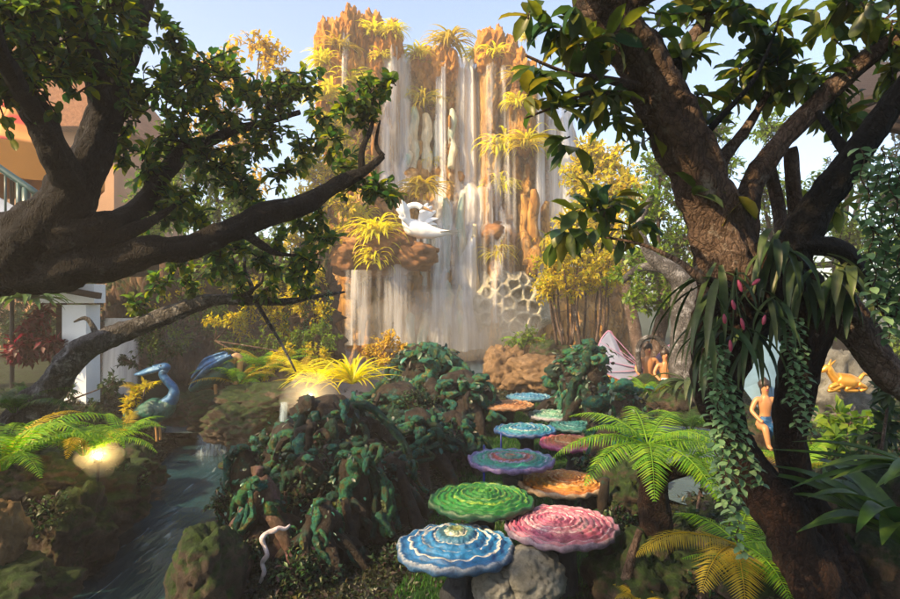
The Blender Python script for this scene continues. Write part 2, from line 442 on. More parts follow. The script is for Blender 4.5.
M['rock_bare'] = mat_rocky('dry_boulder_rock', [(0.0, (0.05, 0.03, 0.016)), (0.5, (0.16, 0.10, 0.05)), (1, (0.28, 0.19, 0.11))], scale=2.2, bump=0.8, bscale=9.0)
M['rock_grey'] = mat_rocky('grey_boulder_rock', [(0.0, (0.04, 0.04, 0.035)), (0.5, (0.16, 0.16, 0.145)), (1, (0.30, 0.30, 0.27))], scale=3.2, bump=0.8, bscale=11.0)
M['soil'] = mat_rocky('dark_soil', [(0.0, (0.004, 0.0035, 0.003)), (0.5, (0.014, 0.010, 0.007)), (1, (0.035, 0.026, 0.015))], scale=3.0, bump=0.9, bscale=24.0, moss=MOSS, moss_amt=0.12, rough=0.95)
M['turf'] = mat_rocky('mossy_turf', [(0.0, (0.004, 0.02, 0.004)), (0.5, (0.010, 0.055, 0.008)), (1, (0.03, 0.11, 0.014))], scale=6.0, bump=0.9, bscale=60.0, rough=0.95)
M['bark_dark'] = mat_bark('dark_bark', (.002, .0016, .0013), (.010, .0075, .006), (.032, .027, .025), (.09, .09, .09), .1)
M['bark_grey'] = mat_bark('grey_bark', (.02, .018, .018), (.09, .085, .085), (.24, .23, .23), (.38, .38, .40), .7)
M['bark_brown'] = mat_bark('brown_bark', (.03, .017, .012), (.13, .085, .065), (.29, .21, .17), (.36, .33, .30), .5)
M['bark_red'] = mat_bark('reddish_root_bark', (.005, .0025, .002), (.026, .011, .006), (.08, .034, .017), (.12, .10, .08), 0.0)
M['sculpt_green'] = mat_rocky('teal_painted_concrete', [(0.0, (0.003, 0.010, 0.009)), (0.25, (0.005, 0.045, 0.04)), (0.42, (0.01, 0.12, 0.10)), (0.55, (0.03, 0.15, 0.07)), (0.66, (0.05, 0.04, 0.022)), (0.78, (0.10, 0.16, 0.04)), (1, (0.34, 0.36, 0.26))], scale=15.0, bump=1.0, bscale=55.0, rough=0.72, spec=0.3, dist=0.04, vary=[(.8, .8, .8), (.35, .45, .4), (1.2, 1.05, .8), (.6, .9, 1.1), (1.1, 1.0, .55), (.25, .3, .3), (.7, .9, .9), (1.8, 1.3, 1.1)])
M['sculpt_brown'] = mat_rocky('painted_root_brown', [(0.0, (0.003, 0.002, 0.002)), (0.4, (0.012, 0.008, 0.005)), (0.62, (0.035, 0.022, 0.014)), (0.78, (0.010, 0.045, 0.035)), (1, (0.10, 0.10, 0.08))], scale=7.0, bump=1.0, bscale=22.0, rough=0.6, dist=0.04)
M['sculpt_pink'] = mat_rocky('painted_stump_pink', [(0.0, (0.012, 0.008, 0.006)), (0.4, (0.05, 0.028, 0.016)), (0.62, (0.12, 0.07, 0.05)), (0.8, (0.20, 0.10, 0.12)), (1, (0.36, 0.26, 0.30))], scale=6.0, bump=0.9, bscale=18.0, rough=0.6, dist=0.03)
M['vine_white'] = mat_rocky('white_pink_vine', [(0.0, (0.35, 0.12, 0.14)), (0.45, (0.6, 0.5, 0.52)), (1, (0.65, 0.65, 0.7))], scale=9.0, bump=0.6, bscale=20.0, rough=0.5)

M['leaf_left'] = mat_leaf('leaf_left', [(0.014, 0.045, 0.012), (0.03, 0.09, 0.02), (0.10, 0.16, 0.02), (0.04, 0.10, 0.04), (0.22, 0.23, 0.02), (0.05, 0.12, 0.02)], trans=.6)
M['leaf_right'] = mat_leaf('leaf_right', [(0.03, 0.06, 0.015), (0.07, 0.12, 0.02), (0.14, 0.16, 0.02), (0.03, 0.08, 0.04), (0.20, 0.17, 0.02)], rough=0.35, trans=.55)
M['leaf_yellow'] = mat_leaf('leaf_yellow', [(0.40, 0.33, 0.02), (0.62, 0.48, 0.03), (0.34, 0.36, 0.02), (0.66, 0.50, 0.04), (0.24, 0.30, 0.03)], trans=.6)
M['leaf_gold'] = mat_leaf('leaf_gold', [(0.52, 0.32, 0.03), (0.62, 0.42, 0.05), (0.48, 0.38, 0.05)])
M['leaf_green'] = mat_leaf('leaf_green', [(0.05, 0.12, 0.012), (0.11, 0.20, 0.015), (0.20, 0.28, 0.02), (0.06, 0.13, 0.03)])
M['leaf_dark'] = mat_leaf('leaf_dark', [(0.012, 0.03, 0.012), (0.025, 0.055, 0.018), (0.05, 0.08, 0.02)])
M['fern_green'] = mat_leaf('fern_green', [(0.07, 0.22, 0.012), (0.15, 0.32, 0.018), (0.24, 0.38, 0.02)])
M['fern_dark'] = mat_leaf('fern_dark', [(0.02, 0.07, 0.012), (0.04, 0.10, 0.015), (0.07, 0.13, 0.02)])
M['fern_yellow'] = mat_leaf('fern_yellow', [(0.30, 0.24, 0.012), (0.42, 0.30, 0.012), (0.36, 0.30, 0.03)])
M['fern_cliff'] = mat_leaf('fern_cliff', [(0.55, 0.50, 0.012), (0.68, 0.58, 0.015), (0.42, 0.46, 0.02)])
M['disch'] = mat_leaf('succulent_leaf', [(0.08, 0.17, 0.08), (0.13, 0.24, 0.12), (0.20, 0.31, 0.16)], trans=0.2)
M['strap'] = mat_leaf('strap_leaf', [(0.03, 0.075, 0.015), (0.06, 0.12, 0.02), (0.10, 0.15, 0.025)], trans=0.3)
M['strap_dark'] = mat_leaf('epiphyte_leaf', [(0.012, 0.03, 0.012), (0.03, 0.065, 0.02), (0.06, 0.09, 0.03), (0.10, 0.05, 0.03)], trans=0.25)
M['bud'] = mat_plain('pink_bud', (0.36, 0.05, 0.11), rough=0.4)
M['leaf_red'] = mat_leaf('leaf_red', [(0.03, 0.004, 0.006), (0.08, 0.008, 0.014), (0.16, 0.012, 0.03)])
M['white'] = mat_plain('white_statue_paint', (0.80, 0.80, 0.78), rough=0.4, var=0.08)
M['wing'] = mat_plain('pale_wing_paint', (0.26, 0.29, 0.42), rough=0.4, var=0.2, scale=5)
M['wing_rim'] = mat_plain('mauve_wing_rim', (0.42, 0.20, 0.34), rough=0.4)
M['wing_blue'] = mat_plain('pale_blue_wing_paint', (0.18, 0.30, 0.42), rough=0.4, var=0.2)
M['gold'] = mat_plain('gold_paint', (0.70, 0.36, 0.06), rough=0.3, metallic=0.55, var=0.25)
M['skin'] = mat_plain('tan_statue_paint', (0.42, 0.20, 0.085), rough=0.45, var=0.15)
M['hair'] = mat_plain('dark_hair_paint', (0.03, 0.018, 0.012), rough=0.5)
M['hair_blond'] = mat_plain('blond_hair_paint', (0.55, 0.36, 0.10), rough=0.5)
M['bird_blue'] = mat_rocky('blue_bird_paint', [(0.0, (0.004, 0.03, 0.09)), (0.5, (0.012, 0.10, 0.25)), (1, (0.16, 0.28, 0.40))], scale=9.0, stretch=(1, 1, 1), metallic=.35, rough=0.3, spec=0.6, bump=0.4, bscale=14)
M['bird_teal'] = mat_rocky('teal_bird_paint', [(0.0, (0.004, 0.03, 0.03)), (0.5, (0.01, 0.09, 0.07)), (1, (0.02, 0.16, 0.16))], scale=6.0, rough=0.3, spec=0.6, bump=0.5, bscale=24)
M['tan'] = mat_plain('tan_bird_paint', (0.45, 0.25, 0.10), rough=0.4)
M['fall'] = mat_fall('falling_water', 0.70, 4.0, 0.20)
M['fall_thin'] = mat_fall('falling_water_thin', 0.22, 6.0, 0.22)
M['fall_near'] = mat_fall('small_fall_water', 0.55, 26.0, 1.6, (0.42, 0.56, 0.68))
M['water'] = mat_water('stream_water', (0.010, 0.032, 0.044), (9, 1.5, 1), 0.02, 0.35)
M['pond'] = mat_water('pond_water', (0.05, 0.08, 0.10), (2, 2, 1), 0.0, 0.1, 0.25)
M['pillar_white'] = mat_plain('white_post_paint', (0.66, 0.70, 0.72), rough=0.6, var=0.1, scale=3)
M['wood_dark'] = mat_rocky('dark_timber', [(0.0, (0.008, 0.005, 0.004)), (0.5, (0.028, 0.017, 0.012)), (1, (0.06, 0.04, 0.028))], scale=4.0, stretch=(1, 6, 6), bump=0.4, bscale=9)
M['rail'] = mat_plain('green_rail_paint', (0.012, 0.05, 0.05), rough=0.35)
M['orange'] = mat_plain('orange_canvas', (0.62, 0.22, 0.02), rough=0.7, var=0.12, scale=2)
M['blue_led'] = mat_plain('blue_lamp_tube', (0.008, 0.012, 0.12), emit=(0.01, 0.01, 1.0), es=0.03, bump=0)
M['lamp_glow'] = mat_plain('lamp_glass', (1.0, 0.9, 0.6), emit=(1.0, 0.66, 0.22), es=220.0, bump=0)
M['metal_black'] = mat_plain('black_metal', (0.02, 0.02, 0.02), rough=0.45, metallic=0.6)
# ---------------------------------------------------------------- terrain
def sm(a, b, x):
    t = min(1.0, max(0.0, (x - a) / (b - a))); return t * t * (3 - 2 * t)
def path_x(y): return 0.30 + (y - 3.5) * 0.14
def stream_x(y): return -2.05 - (y - 4.0) * 0.20
def ground(x, y):
    z = 0.05 * fbm(Vector((x * .9, y * .9, 3.0)), 4)
    fade = sm(2.4, 3.8, y) * (1 - sm(9.5, 12.0, y))
    # left sculpted bank between stream and path
    xc = -0.95 + (y - 4.5) * 0.16
    d = abs(x - xc) / (0.75 + 0.25 * (y > 6))
    z += fade * 0.42 * (1 - sm(0.25, 1.05, d)) * sm(3.9, 6.0, y)
    # right bank
    rx = path_x(y) + 0.8
    z += fade * 0.38 * sm(rx, rx + .7, x) * (1 - sm(rx + 4.0, rx + 7, x))
    # left of stream
    sx = stream_x(y)
    z += (sm(1.5, 3.0, y)) * 0.45 * sm(0.75, 1.7, sx - x)
    # stream bed
    if y < 8.2:
        z -= sm(0.5, 1.5, y) * 0.50 * (1 - sm(0.45, 0.85, abs(x - sx)))
    # ponds
    pr = ((x - 2.45) / 0.95) ** 2 + ((y - 5.6) / 1.5) ** 2
    z -= 0.42 * (1 - sm(.5, 1.2, pr))
    z -= 0.25 * sm(11.0, 13.0, y) * (1 - sm(20, 23, y)) * (1 - sm(6, 9, abs(x - 1)))
    z -= 0.25 * (1 - sm(.6, 1.15, ((x + 3.4) / 2.0) ** 2 + ((y - 10.0) / 1.9) ** 2))
    return z

def grid_sheet(name, xs, ys, fn, mat, kind='structure'):
    b = MB(); nx, ny = len(xs), len(ys)
    vs = [(x, y, fn(x, y)) for y in ys for x in xs]
    fs = [(j * nx + i, j * nx + i + 1, (j + 1) * nx + i + 1, (j + 1) * nx + i) for j in range(ny - 1) for i in range(nx - 1)]
    b.add(vs, fs); return b.build(name, mat, kind=kind)

xs = sorted(set(list(np.round(np.linspace(-6, 6, 170), 4)) + [-200, -80, -40, -25, -16, -12, -9, -7.5, 7.5, 9, 12, 16, 25, 40, 80, 200]))
ys = sorted(set(list(np.round(np.linspace(-1, 13, 190), 4)) + [-60, -20, -6, -3, 15, 17, 19, 21, 23, 26, 30, 40, 60, 100, 300]))
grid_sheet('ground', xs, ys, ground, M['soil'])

# green turf strip along the stepping path
b = MB(); vs = []; fs = []
ys2 = np.linspace(2.6, 10.2, 80)
for j, y in enumerate(ys2):
    for i in range(13):
        u = -1 + i / 6
        x = path_x(y) + u * (0.72 + .1 * noise.noise(Vector((y * 1.7, u, 5)))) + 0.1
        vs.append((x, y, ground(x, y) + 0.03 + .02 * noise.noise(Vector((x * 9, y * 9, 0))) - .06 * (abs(u) > .99)))
for j in range(79):
    for i in range(12): fs.append((j * 13 + i, j * 13 + i + 1, (j + 1) * 13 + i + 1, (j + 1) * 13 + i))
b.add(vs, fs); b.build('turf', M['turf'], kind='structure')
gb = MB(); n = 26000; gy = RNG.uniform(2.6, 9.8, n); gx = np.array([path_x(y) for y in gy]) + RNG.uniform(-.62, .82, n)
gp = [(x, y, ground(x, y) + .02) for x, y in zip(gx, gy)]
M['grass'] = mat_leaf('grass_blade', [(.008, .05, .006), (.02, .10, .01), (.04, .16, .015), (.05, .09, .015)])
gb.leaves(gp, unit(n) * np.array([.5, .5, .1]) + np.array([0, 0, 1.0]), unit(n), .045 * RNG.uniform(.5, 1.3, n), .007, LEAF_P)
o = gb.build('grass', M['grass'], kind='stuff'); o['label'] = 'short green grass along the stepping path'; o['category'] = 'grass'

# stream surface with ripples
b = MB(); vs = []; fs = []
sy = np.linspace(0.6, 8.25, 170)
for j, y in enumerate(sy):
    for i in range(25):
        u = -1 + i / 12; x = stream_x(y) + u * .95
        z = -0.20 + 0.012 * noise.noise(Vector((x * 6, y * 3.2, 1))) + .008 * noise.noise(Vector((x * 15, y * 8, 1)))
        vs.append((x, y, z))
for j in range(len(sy) - 1):
    for i in range(24): fs.append((j * 25 + i, j * 25 + i + 1, (j + 1) * 25 + i + 1, (j + 1) * 25 + i))
b.add(vs, fs); b.build('stream', M['water'], kind='structure')
def pool(name, cx, cy, rx, ry, z):
    b = MB(); k = 48
    b.add([(cx, cy, z)] + [(cx + rx * math.cos(2 * math.pi * i / k), cy + ry * math.sin(2 * math.pi * i / k), z) for i in range(k)],
          [(0, 1 + i, 1 + (i + 1) % k) for i in range(k)])
    return b.build(name, M['pond'], kind='structure')
pool('pond', 2.45, 5.6, 1.15, 1.75, 0.26)
pool('upper_pond_water', -3.4, 10.0, 2.2, 2.1, 0.0)
pool('plunge_pool_water', 0.0, 16.0, 8.5, 4.6, -0.02)

# ---------------------------------------------------------------- the waterfall cliff
CY = 19.0
cs = CY / F
def cX(px): return (px - 450) * cs
def cZ(py): return CAMZ - (py - 299.5) * cs
prof = [(286, 330), (300, 262), (312, 190), (320, 118), (327, 52), (340, 40), (360, 38), (392, 46), (400, 54), (470, 54), (482, 46), (505, 50), (520, 64), (536, 88), (548, 108), (576, 108), (583, 150), (598, 190), (625, 250), (650, 330)]
def top_z(x):
    px = x / cs + 450
    return cZ(float(np.interp(px, [p[0] for p in prof], [p[1] for p in prof])))
def cliff_y(x, z):
    """front face of the rock (smaller y is nearer)"""
    px = x / cs + 450; py = 299.5 - (z - CAMZ) / cs
    out = float(np.interp(px, [286, 318, 330, 388, 402, 478, 486, 528, 545, 572, 600, 650], [-2.2, -.3, 1.2, 1.3, .15, .0, .9, .9, .2, .25, -.6, -2.0]))
    out += 0.75 * sm(170, 200, py) * (1 - sm(470, 500, px)) * sm(380, 400, px)        # middle terrace
    out += 0.5 * sm(225, 240, py) + 0.5 * sm(290, 330, py)
    out += 0.9 * sm(60, 330, py) * .6
    q = Vector((x, z, 0))
    rid = 1 - 2 * abs(noise.noise(Vector((x * .9, z * .16, 4.0))))
    out += 0.52 * rid
    out += .22 * (1 - 2 * abs(noise.noise(Vector((x * 1.5 + 3, z * .9, 14.0)))))
    rid2 = 1 - 2 * abs(noise.noise(Vector((x * 2.3, z * .45, 9.0))))
    out += 0.26 * rid2 + .10 * (1 - 2 * abs(noise.noise(Vector((x * 5.0, z * .7, 19.0)))))
    qd = Vector((x * 1.15 + .4 * noise.noise(Vector((x * 1.3, z * .9, 41))), z * .5 + .3 * noise.noise(Vector((x * 1.3, z * .9, 47))), 0))
    ds, pp = noise.voronoi(qd)
    out += .34 * noise.noise(Vector((pp[0].x * 4.1, pp[0].y * 4.1, 3))) - .30 * (1 - min(1, (ds[1] - ds[0]) / .16)) ** 2
    qd = qd * 2.7 + Vector((3, 5, 0)); ds, pp = noise.voronoi(qd)
    out += .13 * noise.noise(Vector((pp[0].x * 4.1, pp[0].y * 4.1, 3))) - .12 * (1 - min(1, (ds[1] - ds[0]) / .2)) ** 2
    out += .07 * (1 - 2 * abs(noise.noise(Vector((x * 4.2, z * 2.6, 31.0))))) + .05 * (1 - 2 * abs(noise.noise(Vector((x * 9, z * 5, 37.0)))))
    out += 0.28 * fbm(Vector((x * .6, z * .5, 1.0)), 5) + 0.10 * fbm(Vector((x * 2.6, z * 1.6, 2.0)), 5)
    # dark vertical clefts low on the right
    for cx_, w_ in ((514, 5), (536, 5), (388, 5), (478, 3.5)):
        k = math.exp(-((px - cx_) / w_) ** 2)
        dep = .8 * k * sm(165, 195, py) * (1 - sm(272, 292, py)) if cx_ > 500 else .45 * k
        out -= dep
    return CY + 1.2 - out
cl = thing('waterfall_cliff', 'tall ochre artificial rock cliff with waterfalls streaming down its face', 'cliff', (0, CY + 1, 0))
b = MB(); vs = []; fs = []
nx, nz = 300, 320
x0, x1 = cX(286), cX(650)
for i in range(nx + 1):
    x = x0 + (x1 - x0) * i / nx
    tz = top_z(x) + 0.25 * fbm(Vector((x * 2.2, 7, 0)), 4)
    for j in range(nz + 1):
        t = j / nz; z = -0.4 + (tz + 0.4) * t
        y = cliff_y(x, z)
        if t > .955: y += (t - .955) / .045 * .55 * (t - .955) / .045
        vs.append((x, y, z))
    vs.append((x, CY + 2.6, tz - .1)); vs.append((x, CY + 3.4, -.4))
st = nz + 3
for i in range(nx):
    for j in range(nz + 2): fs.append((i * st + j, (i + 1) * st + j, (i + 1) * st + j + 1, i * st + j + 1))
fs.append(tuple(range(st))); fs.append(tuple(reversed([nx * st + j for j in range(st)])))
b.add(vs, fs); b.build('rock_face', M['cliff'], cl)
# crags along the crest: tall upright stones
crags = [(331, 62, 11, 34), (343, 52, 10, 22), (352, 40, 9, 26), (361, 44, 8, 24), (373, 40, 12, 26), (394, 48, 9, 24), (383, 62, 9, 24), (425, 62, 11, 24), (414, 58, 7, 12), (442, 64, 12, 26), (487, 55, 12, 20), (497, 52, 8, 22), (508, 64, 10, 22), (528, 92, 9, 22), (518, 84, 8, 26), (344, 85, 13, 30), (378, 84, 12, 26), (358, 78, 9, 26), (330, 120, 9, 40), (452, 62, 7, 18)]
for i, (px, py, rx, rz) in enumerate(crags):
    x, z = cX(px), cZ(py)
    y = cliff_y(x, min(z, top_z(x) - .3)) + .15
    bb = MB().blob((x, y + .1, z), (rx * cs, .5, rz * cs), 5, .30, 1.5, i * 3.1 + 1, ridged=True)
    bb.build('crag', M['crag'], cl)
# teal-stained rock columns
for (px, y0, y1, r) in [(414, 106, 172, 5), (426, 112, 176, 5.5), (437, 118, 172, 4), (452, 108, 170, 4), (408, 128, 172, 4), (426, 215, 340, 5), (446, 205, 342, 5), (461, 200, 345, 4.5), (437, 232, 340, 3.5), (416, 240, 338, 4), (472, 230, 320, 3.5), (520, 200, 268, 4), (528, 196, 275, 5.5), (542, 205, 268, 5)]:
    x = cX(px); za, zb = cZ(y0), cZ(y1)
    pts = []
    for k in range(7):
        t = k / 6; z = za + (zb - za) * t
        pts.append((x + .04 * math.sin(k * 2 + px), min(cliff_y(x, z), cliff_y(x, (za + zb) / 2)) - .10, z))
    MB().tube(pts, [r * cs * q for q in (.5, .9, 1, .85, 1.05, .95, .7)], seg=12, step=.1, amp=.28, freq=2.6, seed=px).build('rock_column', M['column'] if px < 500 else M['cliff'], cl)
# overhanging ledge on the left with its lip
bb = MB().blob(P(378, 252, 16.0), (1.28, 1.0, .55), 5, .30, 1.5, 11.0, oct=6)
bb.blob(P(352, 258, 15.9), (.55, .8, .5), 4, .3, 1.5, 14.0); bb.blob(P(405, 246, 15.7), (.45, .7, .42), 4, .3, 1.6, 19.0); bb.blob(P(416, 256, 15.4), (.5, .6, .36), 4, .3, 1.6, 23.0)
bb.build('ledge', M['ledge'], cl)
bb = MB().blob(P(372, 310, 17.6), (1.9, .9, 1.6), 5, .3, 1.6, 21.0, oct=6); bb.build('ledge_foot', M['cliff'], cl)
bb = MB().blob(P(382, 215, 17.8), (1.1, .8, .75), 4, .3, 1.5, 24.0, oct=6); bb.build('ledge_shoulder', M['cliff'], cl)
for i, (px, py, r) in enumerate([(496, 232, 8), (490, 238, 10), (412, 178, 9), (440, 172, 10), (424, 174, 8), (458, 176, 8), (505, 222, 6), (540, 186, 7)]):
    x, z = cX(px), cZ(py)
    MB().blob((x, cliff_y(x, z) - .05, z), (r * cs, r * cs * .9, r * cs * .8), 3, .35, 1.4, i * 2.2).build('knob', M['ledge'] if i < 2 else M['cliff'], cl)
# honeycomb rock
def comb(px0, px1, py0, py1, seed, Y):
    rng = np.random.default_rng(seed)
    xa, xb = (px0 - 450) * Y / F, (px1 - 450) * Y / F; za, zb = CAMZ - (py1 - 299.5) * Y / F, CAMZ - (py0 - 299.5) * Y / F
    pts = np.stack([rng.uniform(xa, xb, 46), rng.uniform(za, zb, 46)], 1)
    for _ in range(6):
        g = rng.uniform((xa, za), (xb, zb), (1800, 2)); ids = np.argmin(((g[:, None] - pts[None]) ** 2).sum(2), 1)
        for k in range(len(pts)):
            if (ids == k).any(): pts[k] = g[ids == k].mean(0)
    n = 120; vs = []; fs = []
    for i in range(n + 1):
        for j in range(n + 1):
            x = xa + (xb - xa) * i / n; z = za + (zb - za) * j / n
            x += .05 * noise.noise(Vector((x * 3, z * 3, 1))); z += .05 * noise.noise(Vector((x * 3, z * 3, 8)))
            dd = np.sort(np.hypot(pts[:, 0] - x, pts[:, 1] - z)); e = dd[1] - dd[0]
            bl = 1 - sm(.55, 1.0, math.hypot(i / n - .5, j / n - .5) * 2 + .35 * noise.noise(Vector((x * 1.5, z * 1.5, 4)))); y = Y + .30 * sm(.04, .17, e + .03 * noise.noise(Vector((x * 5, z * 5, 0)))) * bl + .10 * fbm(Vector((x * 3, z * 3, 3)), 5)
            ex = max(abs(i / n - .5), abs(j / n - .5)) * 2
            rr = math.hypot(i / n - .5, j / n - .5) * 2 + .2 * noise.noise(Vector((x * 2, z * 2, 4)))
            y += .9 * sm(.75, 1.4, rr) - .35 * (1 - rr * rr * .6)
            vs.append((x, y, z))
    for i in range(n):
        for j in range(n): fs.append((i * (n + 1) + j, (i + 1) * (n + 1) + j, (i + 1) * (n + 1) + j + 1, i * (n + 1) + j + 1))
    return MB().add(vs, fs)
comb(470, 552, 270, 345, 5, 17.3).build('honeycomb_rock', M['comb'], cl)
MB().blob(P(512, 325, 18.9), (2.4, 1.0, 1.9), 5, .25, 1.7, 33.0, oct=6).build('rock_foot', M['cliff'], cl)

# waterfalls on the cliff (blurred by their own streaks)
def fall(name, label, px0, px1, py0, py1, mat, off=.16, spread=1.0, drift=0, Y=None, group='waterfall streams on the cliff'):
    t_ = thing(name, label, 'waterfall', (0, 0, 0), group) if False else None
    b = MB(); vs = []; fs = []; uv = []
    for layer in (0, 1):
        base = len(vs); n, mrows = 16, 70
        runs = [1e9] * (n + 1)
        for j in range(mrows + 1):
            t = j / mrows; py = py0 + (py1 - py0) * t
            ex = (spread - 1) * t * (px1 - px0) / 2
            for i in range(n + 1):
                u = i / n; px = px0 - ex + (px1 - px0 + 2 * ex) * u + drift * t
                if Y is None:
                    x, z = cX(px), cZ(py)
                    y = cliff_y(x, min(z, top_z(x) - .1)) - off - .10 * layer
                else:
                    x = (px - 450) * Y / F; z = CAMZ - (py - 299.5) * Y / F; y = Y - off * (1 - (1 - t) ** 2) - .04 * layer
                runs[i] = min(runs[i], y) if j else y
                bul = .10 * (1 - (2 * u - 1) ** 2) * (px1 - px0) * cs * .5
                if j == 0 and Y is None: vs.append((x, runs[i] + .5, z + .03))
                else: vs.append((x, runs[i] - bul, z))
                uv.append((u, t))
        for j in range(mrows):
            for i in range(n):
                a = base + j * (n + 1) + i; fs.append((a, a + 1, a + n + 2, a + n + 1))
    o = b.add(vs, fs).build(name, mat, uv=uv)
    return tag(o, label, 'waterfall', group)
fall('waterfall', 'broad white waterfall veil at the left of the cliff recess', 386, 411, 50, 238, M['fall'], spread=1.25)
fall('waterfall', 'thin central water stream falling the full height of the cliff', 435, 446, 56, 345, M['fall'], spread=1.3)
fall('waterfall', 'broad pale waterfall right of the central thin stream on the cliff', 456, 479, 50, 345, M['fall'], spread=1.5)
fall('waterfall', 'faint water veil spread low over the teal stained columns', 400, 470, 205, 345, M['fall_thin'], off=.35)
fall('waterfall', 'narrow water trickle on the right shoulder of the cliff', 532, 543, 80, 300, M['fall'], spread=1.6)
fall('waterfall', 'grey water curtain over the flat topped far right ledge of the cliff', 544, 576, 106, 270, M['fall'], spread=1.1)
fall('waterfall', 'thin trickle down the crag at the left top of the cliff', 348, 355, 45, 120, M['fall_thin'])
fall('waterfall', 'faint veil over the pink rock at the right of the cliff recess', 482, 512, 70, 320, M['fall_thin'], spread=1.1)
fall('waterfall', 'dripping water curtain under the brown overhanging ledge', 345, 372, 270, 345, M['fall_thin'], Y=15.2, off=.1)
fall('waterfall', 'fine water drips from the right end of the overhanging ledge', 376, 412, 258, 345, M['fall_thin'], Y=15.3, off=.1)
fall('waterfall', 'smooth bluish waterfall behind the grey lower branch of the left tree', 105, 142, 318, 408, M['fall'], Y=9.6, off=.1, group='small falls by the stream')

# ---------------------------------------------------------------- left rock wall, boulders
def boulder(label, c, r, mat='rock', seed=0, amp=.30, fr=1.5, name='boulder', sub=5, group=None, rot=0):
    c = Vector(c)
    o = thing(name, label, 'boulder', (c.x, c.y, c.z - (r[2] if not isinstance(r, (int, float)) else r) * .8), group)
    o2 = MB().blob(c, r, sub, amp, fr, seed, rot, oct=7)
    V = np.concatenate(o2.V) - np.array(o.location)[None]
    bpy.data.objects.remove(o)
    me = bpy.data.meshes.new(name); me.from_pydata(V.tolist(), [], o2.Fc); me.polygons.foreach_set('use_smooth', [True] * len(me.polygons))
    ob = link(name, me, M[mat]); ob.location = (c.x, c.y, c.z - (r[2] if not isinstance(r, (int, float)) else r) * .8)
    return tag(ob, label, 'boulder', group)
rw = MB()
M['rock_wall'] = mat_rocky('wall_rock', [(0, (.015, .010, .007)), (.45, (.09, .05, .028)), (.8, (.20, .12, .065)), (1, (.30, .22, .14))], scale=2.4, stretch=(1, 1, .6), bump=1.0, bscale=9.0, dist=.1, moss=MOSS, moss_amt=.15)
for i, (px, py, r) in enumerate([(150, 330, 1.0), (190, 322, 1.2), (235, 325, 1.2), (275, 325, 1.1), (305, 318, 1.0), (210, 350, .9), (165, 355, .8), (120, 350, .8)]):
    rw.blob(P(px, py, 11.6), (r * .55, .5, r), 5, .55, 2.6, i * 5.3 + 2, oct=7)
tag(rw.build('rock_wall', M['rock_wall']), 'low brown rock wall in spray behind the blue birds', 'rock wall')

boulder('dry brown boulder on the path end, taller left one of the two', P(506, 372, 12.0), (.42, .4, .46), 'rock_bare', 1)
boulder('low tan boulder with moss on top, right of the taller brown boulder', P(545, 376, 11.4), (.62, .5, .38), 'rock_bare', 2)
boulder('mossy boulder with ferny top at the path end behind the green sculpture', P(552, 360, 12.5), (.40, .4, .35), 'rock', 3)
boulder('large wet grey stone under the pink stepping pad', P(527, 578, 3.35), (.20, .2, .15), 'rock_grey', 4, .14)
boulder('grey stone with pale ridge under the blue stepping pad', P(497, 588, 3.3), (.13, .15, .11), 'rock_grey', 5, .14)
boulder('mossy squared rock at the right edge of the stream foreground', P(208, 572, 3.55), (.20, .22, .26), 'rock', 6, .22)
boulder('wide flat mossy rock in the upper stream under the yellow grass', P(268, 400, 7.9), (.62, .5, .22), 'rock', 7)
boulder('layered rock beside the small blue fall', P(245, 425, 7.4), (.45, .4, .25), 'rock', 8)
boulder('rock shelf the small fall pours over', P(222, 412, 8.3), (.42, .45, .24), 'rock', 9)
boulder('dark mossy rock below the green fern on the left bank', P(85, 500, 4.9), (.42, .45, .30), 'rock', 10)
boulder('brown cracked rock face on the left stream bank', P(70, 535, 4.2), (.24, .28, .30), 'rock', 11)
boulder('pale rounded rock under the left ferns', P(28, 478, 4.6), (.36, .35, .22), 'rock', 12)
boulder('round tan stone at the left picture edge', P(-2, 540, 3.6), (.12, .16, .2), 'rock_bare', 13)
boulder('dark low rock in the bottom left corner', P(10, 600, 3.5), (.30, .3, .18), 'rock', 14)
boulder('mossy rock on the left bank by the ferns and garden lamp', P(122, 474, 5.9), (.34, .4, .22), 'rock', 15)
boulder('dark rock behind the blue bird', P(195, 415, 8.8), (.5, .5, .35), 'rock', 16)
boulder('small wet rock at the foot of the low stream fall', P(243, 465, 6.6), (.2, .2, .14), 'rock', 17)
boulder('dark mossy mound under the yellow fern at right', P(640, 590, 3.5), (.26, .3, .26), 'rock', 18)
boulder('dark rock at the edge of the right pond', P(622, 500, 4.7), (.26, .3, .28), 'rock', 19)
boulder('mossy rock between the right pond and tree', P(735, 580, 3.5), (.34, .35, .22), 'rock', 20)
boulder('grey rounded rock below the golden figurine', P(830, 400, 6.8), (.45, .4, .5), 'rock_grey', 21)
boulder('dark rock in shade behind the pair of winged figures', P(690, 395, 8.8), (.6, .5, .55), 'rock', 22)
boulder('dark mossy rock under the winged figures', P(655, 412, 7.7), (.55, .4, .38), 'rock', 23)
boulder('mossy rock at the far side of the right pond', P(715, 418, 7.4), (.45, .4, .22), 'rock', 24)
boulder('dark rock at the bottom right corner under the strap leaves', P(880, 560, 3.2), (.36, .4, .42), 'rock', 25)
boulder('rock carrying the seated blue winged figure', P(770, 452, 5.4), (.32, .3, .26), 'rock', 26)

# small stream falls
fall('stream_fall', 'small white fall dropping into the stream', 198, 240, 434, 468, M['fall_near'], Y=7.7, off=.1, group='small falls by the stream')
fall('stream_fall', 'thin blue water spout between the rocks under the yellow grass', 281, 289, 402, 432, M['fall_near'], Y=7.15, off=.06, group='small falls by the stream')

